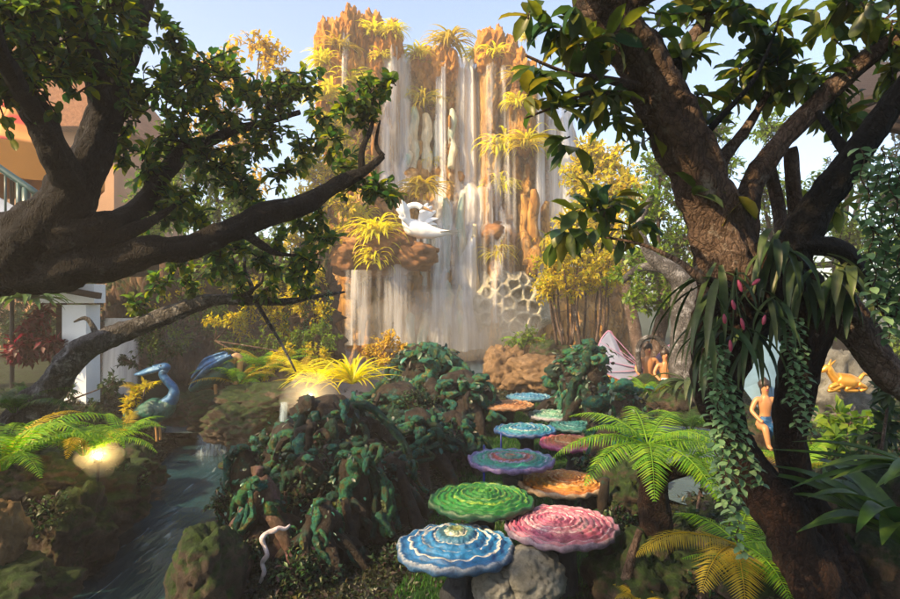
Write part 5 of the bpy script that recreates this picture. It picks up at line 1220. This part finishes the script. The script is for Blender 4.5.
stump('knotted stump with green cushions, between the pink stump and the hooked stump', P(305, 458, 4.5), 0, .18, 61, 16, curls=5, roots=7, knob_r=.055)
stump('green leaf covered sculpted column right of the far pads', P(592, 352, 7.4), 0, .24, 31, 22, knob_r=.12, curls=3)
stump('broad teal leaf sculpted stump at the right end of the path', P(575, 360, 8.3), 0, .30, 37, 18, knob_r=.14)
stump('mottled green sculpted stump right of the coral pad', P(622, 395, 6.2), 0, .30, 41, 24, knob_r=.12)
stump('low mottled stump with green knobs under the tree fern', P(610, 430, 5.2), 0, .22, 43, 14, knob_r=.08)
stump('small brown rooted stump at the bottom of the left bank', P(322, 505, 4.0), 0, .15, 47, 9, 'sculpt_brown', 'sculpt_green', curls=2, roots=7, arches=2, knob_r=.045)
def post(label, l, mat, name='root_post'):
    p_, r_ = pl(l); o = MB().tube(p_, r_, 14, .03, .22, 8, l[0][0]); ob = o.build(name, M[mat]); return tag(ob, label, 'sculpted root')
post('tall slanting sculpted root post left of the green pad', [(372, 440, 4.6, .05), (376, 480, 4.5, .055), (384, 530, 4.4, .06), (388, 585, 4.3, .075)], 'sculpt_brown')
post('short bent sculpted root post touching the green pad', [(398, 470, 4.8, .04), (408, 500, 4.7, .045), (418, 525, 4.6, .05), (424, 545, 4.5, .06)], 'sculpt_brown')
post('dark bare sculpted root post between the two left stumps', [(345, 500, 4.2, .03), (352, 535, 4.1, .03), (360, 565, 4.05, .04), (364, 590, 4.0, .045)], 'sculpt_brown')
post('brown snag leaning right of the orange pad', [(606, 478, 4.4, .028), (603, 500, 4.4, .034), (601, 525, 4.4, .04)], 'sculpt_brown')
post('bent brown stick standing beside the yellow fern', [(640, 530, 3.3, .02), (632, 555, 3.3, .022), (624, 590, 3.3, .03)], 'bark_brown', 'stick')
post('teal sculpted railing branch looping beside the mint pad', [(560, 412, 7.9, .03), (561, 400, 7.9, .03), (566, 392, 7.9, .03), (575, 389, 7.9, .03), (584, 392, 7.9, .03)], 'sculpt_green')
tag(MB().tube([P(260, 583, 3.72), P(264, 572, 3.68), P(262, 563, 3.7), P(267, 555, 3.68), P(264, 546, 3.7), P(262, 539, 3.7), P(267, 533, 3.72), P(274, 531, 3.73), P(279, 528, 3.75), P(285, 529, 3.77), P(290, 525, 3.8)], [.008, .013, .011, .015, .011, .014, .012, .015, .011, .012, .005], 12, .012, .34, 22, 2).build('vine_sculpture', M['vine_white']), 'white and pink curling vine on the pink stump', 'sculpture')
# ground litter and tiny plants: not countable
ml = MB()
for (x0_, x1_, y0_, y1_, n, L) in ((-1.6, .4, 3.3, 8.5, 16000, .05), (-5.0, -2.9, 3.2, 9.5, 12000, .06), (1.1, 4.5, 2.6, 8.5, 12000, .06), (-1.6, -.3, 3.2, 4.8, 9000, .035), (-4, 5, 8.5, 13, 12000, .08)):
    xs_, ys_ = RNG.uniform(x0_, x1_, n), RNG.uniform(y0_, y1_, n)
    ps = [(x, y, ground(x, y) + .01) for x, y in zip(xs_, ys_)]
    ml.leaves(ps, unit(n) * np.array([1, 1, .25]) + np.array([0, 0, .35]), np.array([[0, 0, 1.0]]) + unit(n) * .5, L * RNG.uniform(.5, 1.2, n), L * .5 * RNG.uniform(.6, 1.1, n))
M['litter'] = mat_leaf('litter', [(.010, .03, .006), (.018, .009, .006), (.03, .05, .008), (.03, .012, .018), (.008, .022, .008), (.06, .045, .012)], trans=.2)
o = ml.build('ground_cover', M['litter']); o['kind'] = 'stuff'; o['label'] = 'small leaves and ground cover plants on the dark banks'; o['category'] = 'ground cover'

# ---------------------------------------------------------------- statues
def bird_blue(label, base, sc, flip, mat_b, mat_h, bill):
    o = thing('bird_statue', label, 'statue', base); B = Vector(base)
    def q(x, y, z): return B + Vector((x * flip, y, z)) * sc
    MB().tube([q(-.34, 0, .10), q(-.22, 0, .14), q(-.05, 0, .17), q(.08, 0, .20), q(.17, 0, .30)], [.03, .10, .155, .13, .075], 18, .02, .05, 8, 3).build('body', M[mat_b], o)
    MB().tube([q(.08, 0, .22), q(.19, 0, .34), q(.20, 0, .46), q(.12, 0, .56), q(.06, 0, .64), q(.09, 0, .71)], [.10, .075, .055, .048, .046, .05], 16, .02, .03, 8, 1).build('neck', M[mat_h], o)
    MB().blob(q(.08, 0, .735), (.085 * sc, .06 * sc, .062 * sc), 3, .03, 1, 1).build('head', M[mat_h], o)
    bb = MB().tube([q(.05, 0, .74), q(-.06, 0, .71), q(-.20, 0, .665), q(-.31, 0, .64)], [.055, .058, .042, .008], 14, .02, 0, 1, flat=.62); bb.build('bill', M[bill], o)
    for s_ in (-1, 1):
        MB().blob(q(.06, s_ * .052, .76), .012 * sc, 2, 0).build('eye', M['metal_black'], o)
        w_ = MB()
        for k in range(6): w_.blob(q(-.05 - .055 * k, s_ * (.145 - .012 * k), .18 - .012 * k), (.085 * sc, .022 * sc, (.075 - .007 * k) * sc), 2, .1, 2, k)
        w_.build('wing', M[mat_b], o)
        MB().tube([q(-.02, s_ * .05, .06), q(0, s_ * .05, -.08), q(.01, s_ * .05, -.22)], [.02, .014, .016], 8, .03).build('leg', M['tan'], o)
    t_ = MB()
    for k in range(5): t_.strap([q(-.28, (k - 2) * .02, .12), q(-.42, (k - 2) * .04, .08), q(-.58, (k - 2) * .07, -.02)], [.05, .07, .03], .1, .04)
    t_.build('tail', M[mat_b], o)
    return o
bird_blue('teal bodied bird statue with long blue neck and bill pointing left', P(158, 424, 7.4), .92, 1, 'bird_teal', 'bird_blue', 'bird_blue')
# larger crane statue bending down, folded blue wings
lb_ = thing('bird_statue', 'larger bird statue with streaked blue wings and tan curved neck, bending down', 'statue', P(222, 400, 8.2)); Y = 8.2
MB().tube([P(190, 390, Y), P(200, 383, Y), P(214, 375, Y), P(226, 368, Y), P(234, 363, Y)], [.03, .10, .15, .12, .06], 18, .03, .05, 6, 1).build('body', M['bird_teal'], lb_)
for dy, (a, b_) in enumerate([((190, 388), (232, 356)), ((191, 378), (228, 354)), ((196, 372), (226, 353))]):
    MB().tube([P(a[0], a[1], Y - .15 + .05 * dy), P((a[0] + b_[0]) / 2 - 4, (a[1] + b_[1]) / 2 - 2, Y - .19 + .05 * dy), P(b_[0], b_[1], Y - .1)], [.012, .055, .035], 12, .03, .05, 9, dy, flat=.5).build('wing', M['bird_blue'], lb_)
MB().tube([P(228, 364, Y), P(236, 357, Y), P(240, 360, Y), P(239, 372, Y), P(236, 384, Y)], [.07, .055, .045, .035, .02], 12, .02, .04, 8, 3).build('neck', M['tan'], lb_)
MB().tube([P(237, 382, Y), P(234, 392, Y), P(230, 402, Y)], [.045, .03, .006], 10, .02).build('head', M['tan'], lb_)
for s_ in (-.06, .06): MB().tube([P(215, 380, Y + s_), P(216, 398, Y + s_), P(215, 412, Y + s_)], [.03, .018, .02], 8, .03).build('leg', M['tan'], lb_)

# white birds on the ledge
Y = 15.15
wb = thing('swan_statue', 'white statue of a bird with spread raised wings on the brown ledge', 'statue', P(420, 236, Y))
MB().tube([P(452, 232, Y), P(440, 233, Y), P(425, 231, Y), P(412, 227, Y), P(405, 220, Y)], [.03, .10, .20, .22, .10], 18, .05, .04, 4, 1).build('body', M['white'], wb)
MB().tube([P(408, 224, Y), P(404, 214, Y), P(408, 207, Y), P(416, 205, Y), P(422, 208, Y)], [.14, .08, .07, .075, .07], 14, .04).build('neck', M['white'], wb)
MB().tube([P(420, 207, Y), P(427, 209, Y), P(433, 212, Y)], [.06, .035, .008], 10, .03).build('bill', M['tan'], wb)
def wing_mesh(root_, pts, dy, th=.05):
    b = MB(); root_ = Vector(root_)
    for i, p in enumerate(pts):
        p = Vector(p); md = root_.lerp(p, .5) + Vector((0, 0, .08))
        b.tube([root_ + Vector((0, dy * i, 0)), md + Vector((0, dy * i, 0)), p + Vector((0, dy * i, 0))], [.05, .115, .02], 8, .05, 0, 1, flat=.35)
    return b
wing_mesh(P(410, 226, Y - .1), [P(398, 203, Y - .3), P(402, 200, Y - .35), P(396, 209, Y - .3), P(399, 217, Y - .25)], -.02).build('wing', M['white'], wb)
wing_mesh(P(418, 228, Y + .1), [P(432, 206, Y + .4), P(428, 203, Y + .4), P(436, 211, Y + .4), P(438, 218, Y + .35), P(437, 224, Y + .3)], .02).build('wing', M['white'], wb)
tl = MB()
for k in range(5): tl.strap([P(440, 232 + k * .4, Y - .1 + .05 * k), P(452, 231 + k, Y - .1 + .05 * k), P(462 - k, 230 + 1.5 * k, Y - .1 + .05 * k)], [.12, .12, .03], .1, .06)
tl.build('tail', M['white'], wb)
MB().tube([P(424, 234, Y), P(425, 241, Y), P(424, 248, Y + .15)], [.06, .04, .05], 8, .05).build('leg', M['white'], wb)
MB().tube([P(418, 235, Y + .1), P(418, 242, Y + .1), P(417, 248, Y + .2)], [.06, .04, .05], 8, .05).build('leg', M['white'], wb)

# fairy figures: one skinned body each
def figure(label, base, h, pose, body_m, hair_m, wings=None, cat='statue', face=-1.0, name='winged_figure', dress=None):
    """pose: joint name -> (x, y, z) in units of the figure height; wings: list of (material, outline)"""
    o = thing(name, label, cat, base); Bv = Vector(base)
    J = dict(pelvis=(0, 0, .06), waist=(0, 0, .20), chest=(0, 0, .36), neck=(0, 0, .48), chin=(0, -.01, .53), head=(0, 0, .60), crown=(0, .01, .66),
             ls=(-.12, 0, .43), rs=(.12, 0, .43), le=(-.20, -.02, .27), re=(.20, -.02, .27), lw=(-.14, -.14, .16), rw=(.14, -.14, .16), lh=(-.12, -.19, .14), rh=(.12, -.19, .14),
             lp=(-.08, -.02, .05), rp=(.08, -.02, .05), lk=(-.13, -.26, .08), rk=(.10, -.27, .10), la=(-.10, -.30, -.16), ra=(.08, -.31, -.16), lf=(-.10, -.38, -.19), rf=(.08, -.39, -.19))
    J.update(pose)
    R = dict(pelvis=.085, waist=.066, chest=.088, neck=.034, chin=.05, head=.066, crown=.045, ls=.045, rs=.045, le=.032, re=.032, lw=.024, rw=.024, lh=.026, rh=.026, lp=.07, rp=.07, lk=.05, rk=.05, la=.03, ra=.03, lf=.024, rf=.024)
    E = [('pelvis', 'waist'), ('waist', 'chest'), ('chest', 'neck'), ('neck', 'chin'), ('chin', 'head'), ('head', 'crown'), ('chest', 'ls'), ('ls', 'le'), ('le', 'lw'), ('lw', 'lh'), ('chest', 'rs'), ('rs', 're'), ('re', 'rw'), ('rw', 'rh'), ('pelvis', 'lp'), ('lp', 'lk'), ('lk', 'la'), ('la', 'lf'), ('pelvis', 'rp'), ('rp', 'rk'), ('rk', 'ra'), ('ra', 'rf')]
    names = list(J); me = bpy.data.meshes.new('body')
    me.from_pydata([tuple(Vector(J[n]) * h) for n in names], [(names.index(a), names.index(b_)) for a, b_ in E], [])
    ob = link('body', me, body_m, o)
    md = ob.modifiers.new('skin', 'SKIN'); md.use_smooth_shade = True
    sv = me.skin_vertices[0].data
    for n, v in zip(names, sv): v.radius = (R[n] * h, R[n] * h); v.use_root = (n == 'pelvis')
    ob.modifiers.new('sub', 'SUBSURF').levels = 2; ob.modifiers['sub'].render_levels = 2
    def wp(n): return Bv + Vector(J[n]) * h
    hd = wp('head')
    # hair, nose, eyes
    hb = MB().blob(hd + Vector((0, .022 * h, .022 * h)), (.082 * h, .078 * h, .082 * h), 3, .12, 2, 3)
    hb.blob(hd + Vector((0, .03 * h, .09 * h)), .038 * h, 2, .1, 2, 4); hb.tube([hd + Vector((0, .06 * h, 0)), hd + Vector((.02 * h, .075 * h, -.10 * h)), hd + Vector((.03 * h, .07 * h, -.2 * h))], [.05 * h, .045 * h, .012 * h], 8, .03 * h)
    hb.build('hair', hair_m, o)
    MB().tube([hd + Vector((0, -.055 * h, .01 * h)), hd + Vector((0, -.078 * h, -.018 * h)), hd + Vector((0, -.058 * h, -.024 * h))], [.006 * h, .012 * h, .006 * h], 6, .01 * h).build('nose', body_m, o)
    for s_ in (-1, 1): MB().blob(hd + Vector((s_ * .025 * h, -.060 * h, .008 * h)), .008 * h, 2, 0).build('eye', M['metal_black'], o)
    MB().tube([hd + Vector((-.018 * h, -.058 * h, -.045 * h)), hd + Vector((0, -.064 * h, -.047 * h)), hd + Vector((.018 * h, -.058 * h, -.045 * h))], [.004 * h, .006 * h, .004 * h], 6, .01 * h).build('mouth', M['bud'], o)
    if dress:
        MB().tube([Bv + Vector((0, 0, .19 * h)), Bv + Vector((0, -.02 * h, .08 * h)), Bv + Vector((0, -.12 * h, .0)), Bv + Vector((0, -.22 * h, -.02 * h))], [.075 * h, .11 * h, .13 * h, .10 * h], 16, .03 * h, .12, 8 / h, 2).build('skirt', dress, o)
    for (mw, rim, out) in (wings or []):
        k = len(out); b = MB(); cen = Vector((sum(p[0] for p in out) / k, 0, sum(p[2] for p in out) / k)); vs = []
        y0 = sum(p[1] for p in out) / k
        for sgn in (-1, 1):
            vs.append(tuple(Bv + Vector((cen.x, y0 + sgn * .022, cen.z)) * h))
            for p in out: vs.append(tuple(Bv + Vector((p[0], p[1] + sgn * .006, p[2])) * h))
        fs = []
        for i in range(k):
            j = (i + 1) % k
            fs += [(0, 1 + i, 1 + j), (k + 1, k + 2 + j, k + 2 + i), (1 + i, k + 2 + i, k + 2 + j, 1 + j)]
        b.add(vs, fs); wo_ = b.build('wing', mw, o, smooth=False)
        if rim: MB().tube([Bv + Vector(p) * h for p in out[: k - 1]], [.010 * h] * (k - 1), 6, .05 * h).build('wing_edge', rim, wo_)
        for p in out[1:k - 1]:
            if rim: MB().tube([Bv + Vector(out[0]) * h, Bv + (Vector(out[0]) * .5 + Vector(p) * .5 + Vector((0, -.03, 0))) * h, Bv + (Vector(p) + Vector((0, -.01, 0))) * h], [.009 * h, .006 * h, .003 * h], 6, .05 * h).build('wing_vein', rim, wo_)
    return o
def fix_subparts():
    for ob in bpy.data.objects:
        if ob.name.startswith('wing_edge') and ob.parent: pass
skm, hr = M['skin'], M['hair']
figure('standing blond gold painted figure behind the green sculpted stump', P(612, 383, 8.6), .78, dict(lk=(-.08, -.05, -.22), rk=(.07, -.04, -.22), la=(-.08, 0, -.45), ra=(.07, 0, -.45), lf=(-.08, -.08, -.48), rf=(.07, -.08, -.48), lw=(-.10, -.16, .24), lh=(-.05, -.2, .25)), M['gold'], M['hair_blond'], name='figure_statue', dress=None)
wl = [(-.03, .10, .25), (-.25, .14, .32), (-.40, .20, .56), (-.50, .22, .80), (-.58, .22, .88), (-.72, .22, .70), (-.78, .2, .42), (-.66, .16, .20), (-.36, .12, .06), (-.05, .1, .05)]
wr = [(.03, .10, .25), (.18, .14, .45), (.36, .18, .62), (.52, .2, .66), (.58, .2, .56), (.50, .18, .40), (.36, .14, .22), (.05, .1, .12)]
figure('dark haired seated figure with large pale mauve edged wings', P(648, 386, 8.0), .80, dict(lw=(-.10, -.16, .10), rw=(.20, -.15, .13), rh=(.28, -.18, .10)), skm, hr, [(M['wing'], M['wing_rim'], wl), (M['wing'], M['wing_rim'], wr)], dress=M['gold'])
figure('second seated bare armed figure, right of the winged one', P(665, 389, 7.8), .72, dict(lw=(-.10, -.14, .13), rw=(.12, -.14, .13)), skm, hr, None, name='figure_statue', dress=M['white'])
wb2 = [(-.03, .08, .25), (-.22, .16, .55), (-.30, .18, .95), (-.10, .2, 1.25), (.22, .2, 1.30), (.42, .2, 1.05), (.45, .18, .55), (.30, .14, .15), (.05, .1, .08)]
figure('small seated figure with a large pale blue wing, in the fork of the right tree', P(765, 430, 5.3), .62, {}, skm, hr, [(M['wing_blue'], None, wb2)], dress=M['bird_blue'])
# arching vine branch over the pair
post('bent grey branch arching over the winged figures', [(640, 372, 7.9, .03), (638, 352, 7.9, .032), (643, 339, 7.9, .032), (656, 338, 7.9, .03), (668, 350, 7.9, .026), (684, 370, 7.9, .022)], 'bark_grey', 'arched_branch')
# golden reclining figurine
gd = thing('animal_statue', 'small golden reclining deer figurine on the grey rock at right', 'statue', P(842, 383, 6.3)); Y = 6.3
MB().tube([P(858, 382, Y), P(850, 382, Y), P(842, 381, Y), P(836, 378, Y)], [.05, .085, .085, .06], 14, .02, .05, 9, 1).build('body', M['gold'], gd)
MB().tube([P(837, 380, Y), P(831, 373, Y), P(828, 368, Y), P(825, 369, Y), P(821, 372, Y)], [.055, .04, .042, .035, .016], 12, .02).build('head', M['gold'], gd)
for (dx, dy) in ((2, -8), (5, -7)): MB().tube([P(828, 367, Y), P(828 + dx, 367 + dy * .6, Y), P(828 + dx * 1.6, 367 + dy, Y + .03)], [.014, .010, .003], 6, .02).build('antler', M['gold'], gd)
for l in ([(838, 384), (830, 388), (840, 391)], [(854, 384), (846, 390), (858, 391)], [(842, 385), (834, 390), (828, 391)], [(858, 384), (866, 388), (860, 391)]):
    MB().tube([P(x, y, Y - .05) for x, y in l], [.03, .022, .016], 8, .02).build('leg', M['gold'], gd)
MB().tube([P(859, 380, Y), P(864, 374, Y), P(868, 376, Y)], [.025, .018, .006], 8, .02).build('tail', M['gold'], gd)

# ---------------------------------------------------------------- buildings and fittings at the sides
pv = thing('pavilion', 'white posted open pavilion with dark timber eave behind the left tree', 'pavilion', P(70, 430, 7.4)); Y = 7.4
def bx(p0, p1, y, d, name, mat, parent, sl=0.0):
    a, c_ = P(p0[0], p0[1], y), P(p1[0], p1[1], y); ce = (a + c_) / 2
    return MB().box((ce.x, y + d / 2, ce.z), (abs(a.x - c_.x) / 2, d / 2, abs(a.z - c_.z) / 2)).build(name, M[mat], parent, smooth=False)
bx((62, 305), (86, 445), Y, .3, 'post', 'pillar_white', pv)
MB().tube([P(-60, 268, Y - .1), P(100, 296, Y - .1)], [.05, .05], 4, .5).build('beam', M['wood_dark'], pv)
bx((36, 284), (94, 303), Y + .02, .25, 'lintel', 'pillar_white', pv)
bx((56, 303), (62, 375), Y + .4, .1, 'inner_post', 'wood_dark', pv)
bx((-190, 240), (46, 268), Y + .3, 3.0, 'roof', 'wood_dark', pv)
bx((-190, 268), (-160, 445), Y + .5, .3, 'post', 'pillar_white', pv)
# stair railing
rl = thing('stair_railing', 'dark green stair railing with slim balusters at the left edge', 'railing', P(15, 290, 6.6)); Y = 6.6
MB().tube([P(-70, 120, Y), P(0, 168, Y), P(48, 201, Y)], [.035, .035, .035], 10, .3).build('handrail', M['rail'], rl)
MB().tube([P(-70, 180, Y), P(0, 222, Y), P(48, 252, Y)], [.03, .03, .03], 10, .3).build('bottom_rail', M['rail'], rl)
for i in range(9):
    px = -62 + i * 13.5; MB().tube([P(px, 168 + px * .69, Y), P(px, 224 + px * .62, Y)], [.03 if i in (2, 6, 8) else .012] * 2, 8, .3).build('baluster', M['rail'], rl)
MB().tube([P(26, 188, Y), P(26, 290, Y)], [.04, .04], 10, .3).build('post', M['rail'], rl)
sb_ = thing('stair_block', 'pale blue painted stair wall below the green railing', 'wall', P(-30, 420, 6.9))
b = MB(); a = [P(-160, 130, 6.75), P(48, 258, 6.75), P(48, 280, 6.75), P(-160, 280, 6.75)]
b.add([tuple(v) for v in a] + [tuple(v + Vector((0, 1.2, 0))) for v in a], [(0, 3, 2, 1), (4, 5, 6, 7), (0, 1, 5, 4), (1, 2, 6, 5), (2, 3, 7, 6), (3, 0, 4, 7)]); b.build('wall', M['pillar_white'], sb_, smooth=False)
# orange parasol canopy with red flowers
pr = thing('parasol', 'orange canopy with red flower pattern behind the left tree', 'parasol', P(20, 420, 8.6))
m, t, o_ = nodes('floral_canvas')
v_ = N(t, 'ShaderNodeTexVoronoi', i_Scale=2.2); t.links.new(mapped(t, (1, 1, 1.5)), v_.inputs['Vector'])
r = ramp(t, [(.0, (.62, .03, .02)), (.30, (.5, .05, .03)), (.42, (.40, .16, .03)), (.7, (.55, .22, .04)), (1, (.3, .16, .06))]); t.links.new(v_.outputs['Distance'], r.inputs['Fac'])
p = N(t, 'ShaderNodeBsdfPrincipled', i_Roughness=.8); t.links.new(r.outputs['Color'], p.inputs['Base Color']); t.links.new(p.outputs[0], o_.inputs['Surface'])
apex = P(12, 96, 8.8); ring = []
for k in range(8):
    an = 2 * math.pi * (k + .5) / 8; ring.append(apex + Vector((math.cos(an) * 1.15, math.sin(an) * 1.15, -.85)))
b = MB(); n8 = 6; vs = []; fs = []
for k in range(8):
    a_, c_ = ring[k], ring[(k + 1) % 8]
    for i in range(n8 + 1):
        for j in range(n8 + 1):
            t_ = i / n8; s_ = j / n8; q = apex.lerp(a_.lerp(c_, s_), t_); q = q - Vector((0, 0, .12 * math.sin(t_ * math.pi))) - Vector((0, 0, .10 * t_ * math.sin(s_ * math.pi) * 0)); vs.append(tuple(q))
    o0 = k * (n8 + 1) ** 2
    for i in range(n8):
        for j in range(n8): q = o0 + i * (n8 + 1) + j; fs.append((q, q + n8 + 1, q + n8 + 2, q + 1))
b.add(vs, fs); ob = b.build('canopy', m, pr); ob.modifiers.new('thick', 'SOLIDIFY').thickness = .01
b = MB(); vs = []; fs = []
for k in range(8):
    a_, c_ = ring[k], ring[(k + 1) % 8]
    for j in range(7):
        s_ = j / 6; q = a_.lerp(c_, s_); vs += [tuple(q - Vector((0, 0, .005))), tuple(q - Vector((0, 0, .42 + .06 * math.sin(s_ * math.pi))))]
for i in range(8 * 7 - 1):
    if i % 7 != 6: fs.append((2 * i, 2 * i + 2, 2 * i + 3, 2 * i + 1))
b.add(vs, fs); ob = b.build('valance', M['orange'], pr, smooth=False); ob.modifiers.new('thick', 'SOLIDIFY').thickness = .01
MB().tube([apex + Vector((0, 0, .1)), Vector((apex.x, apex.y, 0))], [.03, .03], 10, .4).build('pole', M['metal_black'], pr)
# building behind the left tree
bl = thing('brown_building', 'brown building with tiled gable roof behind the left tree crown', 'building', (-10.0, 15.5, 0))
MB().box((-10.6, 17.5, 3.0), (2.2, 2.0, 3.0)).build('wall', mat_plain('brown_plaster', (.30, .15, .06), var=.3, scale=1.5), bl, smooth=False)
b = MB(); z0 = 5.9
b.add([(-13.2, 15, z0), (-8.0, 15, z0), (-8.0, 20, z0), (-13.2, 20, z0), (-10.6, 15, z0 + 3.2), (-10.6, 20, z0 + 3.2)], [(0, 1, 4), (1, 2, 5, 4), (2, 3, 5), (3, 0, 4, 5), (0, 3, 2, 1)])
b.build('roof', mat_rocky('roof_tile', [(0, (.12, .05, .02)), (.6, (.3, .13, .06)), (1, (.36, .2, .12))], scale=2, stretch=(6, 1, 6), bump=.5), bl, smooth=False)
for (x, z) in ((-11.7, 2.2), (-9.6, 2.2), (-11.7, 4.6), (-9.6, 4.6)): 
    w_ = MB().box((x, 15.46, z), (.5, .06, .7)).build('window', M['wood_dark'], bl, smooth=False)
# timber roof edge at upper right
rf = thing('timber_roof', 'dark timber roof edge jutting in at the upper right', 'roof', (4.9, 5.6, 0))
def slab(pts, th, name, mat):
    v = [Vector(q) for q in pts]; b = MB(); b.add([tuple(q) for q in v] + [tuple(q + Vector((0, 0, th))) for q in v], [(3, 2, 1, 0), (4, 5, 6, 7), (0, 1, 5, 4), (1, 2, 6, 5), (2, 3, 7, 6), (3, 0, 4, 7)]); return b.build(name, M[mat], rf, smooth=False)
slab([P(822, 110, 5.6), P(1150, 170, 5.6), P(1150, 60, 8.5), P(870, 68, 8.5)], .08, 'roof_deck', 'wood_dark')
for k in range(4):
    MB().tube([P(846 + k * 40, 62 - k * 9 + 50, 5.5), P(960 + k * 40, 10 - k * 9 + 50, 4.6)], [.045, .045], 4, .5).build('rafter', M['wood_dark'], rf)
MB().tube([P(835, 117, 5.55), P(1150, 176, 5.55)], [.05, .05], 4, .5).build('fascia', M['wood_dark'], rf)
MB().tube([P(1010, 150, 5.7), P(1010, 480, 5.7)], [.10, .10], 10, .5).build('post', M['wood_dark'], rf)
MB().tube([P(1140, 175, 8.2), P(1140, 480, 8.2)], [.10, .10], 10, .5).build('post', M['wood_dark'], rf)

# spray hanging in the air at the foot of the falls
def mist(label, c, r, dens):
    m, t, o = nodes('mist_air'); v = N(t, 'ShaderNodeVolumePrincipled'); v.inputs['Color'].default_value = (1, .97, .92, 1); v.inputs['Density'].default_value = dens
    t.links.new(v.outputs[0], o.inputs['Volume']); ob = MB().blob(c, r, 4, .25, 1.6, c[0], oct=3).build('mist', m); ob['kind'] = 'stuff'; ob['label'] = label; ob['category'] = 'mist'
mist('white spray drifting under the overhanging ledge', P(325, 366, 13.0), (.9, .6, .42), .55)
mist('thin spray at the foot of the central falls', P(455, 325, 15.6), (2.4, .9, .9), .22)
mist('white spray behind the right brown boulder', P(580, 366, 12.6), (.35, .35, .28), .8)
mist('thin spray over the stream rocks around the lit lamp', P(300, 392, 7.4), (.55, .35, .28), .05)
mist('spray before the brown rock wall above the birds', P(205, 345, 9.6), (1.2, .5, .55), .05)
# lit garden lamps
for (px, py, Y, lb) in ((98, 456, 4.35, 'lit round garden lamp glowing in the left bank ferns'), (310, 396, 7.0, 'lit round garden lamp in the yellow grass of the middle')):
    c = P(px, py, Y); g = min(ground(c.x, c.y), c.z - .12); o = thing('garden_lamp', lb, 'lamp', (c.x, c.y, g))
    MB().tube([(c.x, c.y, g - .02), (c.x, c.y, c.z - .03)], [.012, .012], 8, .1).build('lamp_stake', M['metal_black'], o)
    MB().tube([(c.x, c.y, c.z - .045), (c.x, c.y, c.z - .02)], [.03, .022], 12, .02).build('lamp_collar', M['metal_black'], o)
    MB().blob(c, .022, 3, 0).build('lamp_globe', M['lamp_glow'], o)

mist('small added cloud giving the lit lamp in the left ferns its halo', P(98, 456, 4.35), (.15, .15, .15), .9)  # volume added so this lamp shows a glowing halo
mist('small cloud of spray, added for a halo around the lit lamp in the middle grass', P(310, 396, 7.0), (.30, .30, .28), .8)  # denser spray added here to give this lamp its halo
# ---------------------------------------------------------------- air
def vol(name, b, color, dens, aniso, label):
    m, t, o = nodes(name + '_air'); pv_ = N(t, 'ShaderNodeVolumePrincipled'); pv_.inputs['Color'].default_value = (*color, 1); pv_.inputs['Density'].default_value = dens; pv_.inputs['Anisotropy'].default_value = aniso
    t.links.new(pv_.outputs[0], o.inputs['Volume'])
    ob = b.build(name, m); ob['kind'] = 'stuff'; ob['label'] = label; ob['category'] = 'mist' if 'mist' in name else 'haze'; return ob
HAZE = 0.0075
vol('haze', MB().box((0, 14, 6.5), (24, 24, 8.0)), (1.0, .90, .76), HAZE, .2, 'warm sunlit haze filling the garden air')
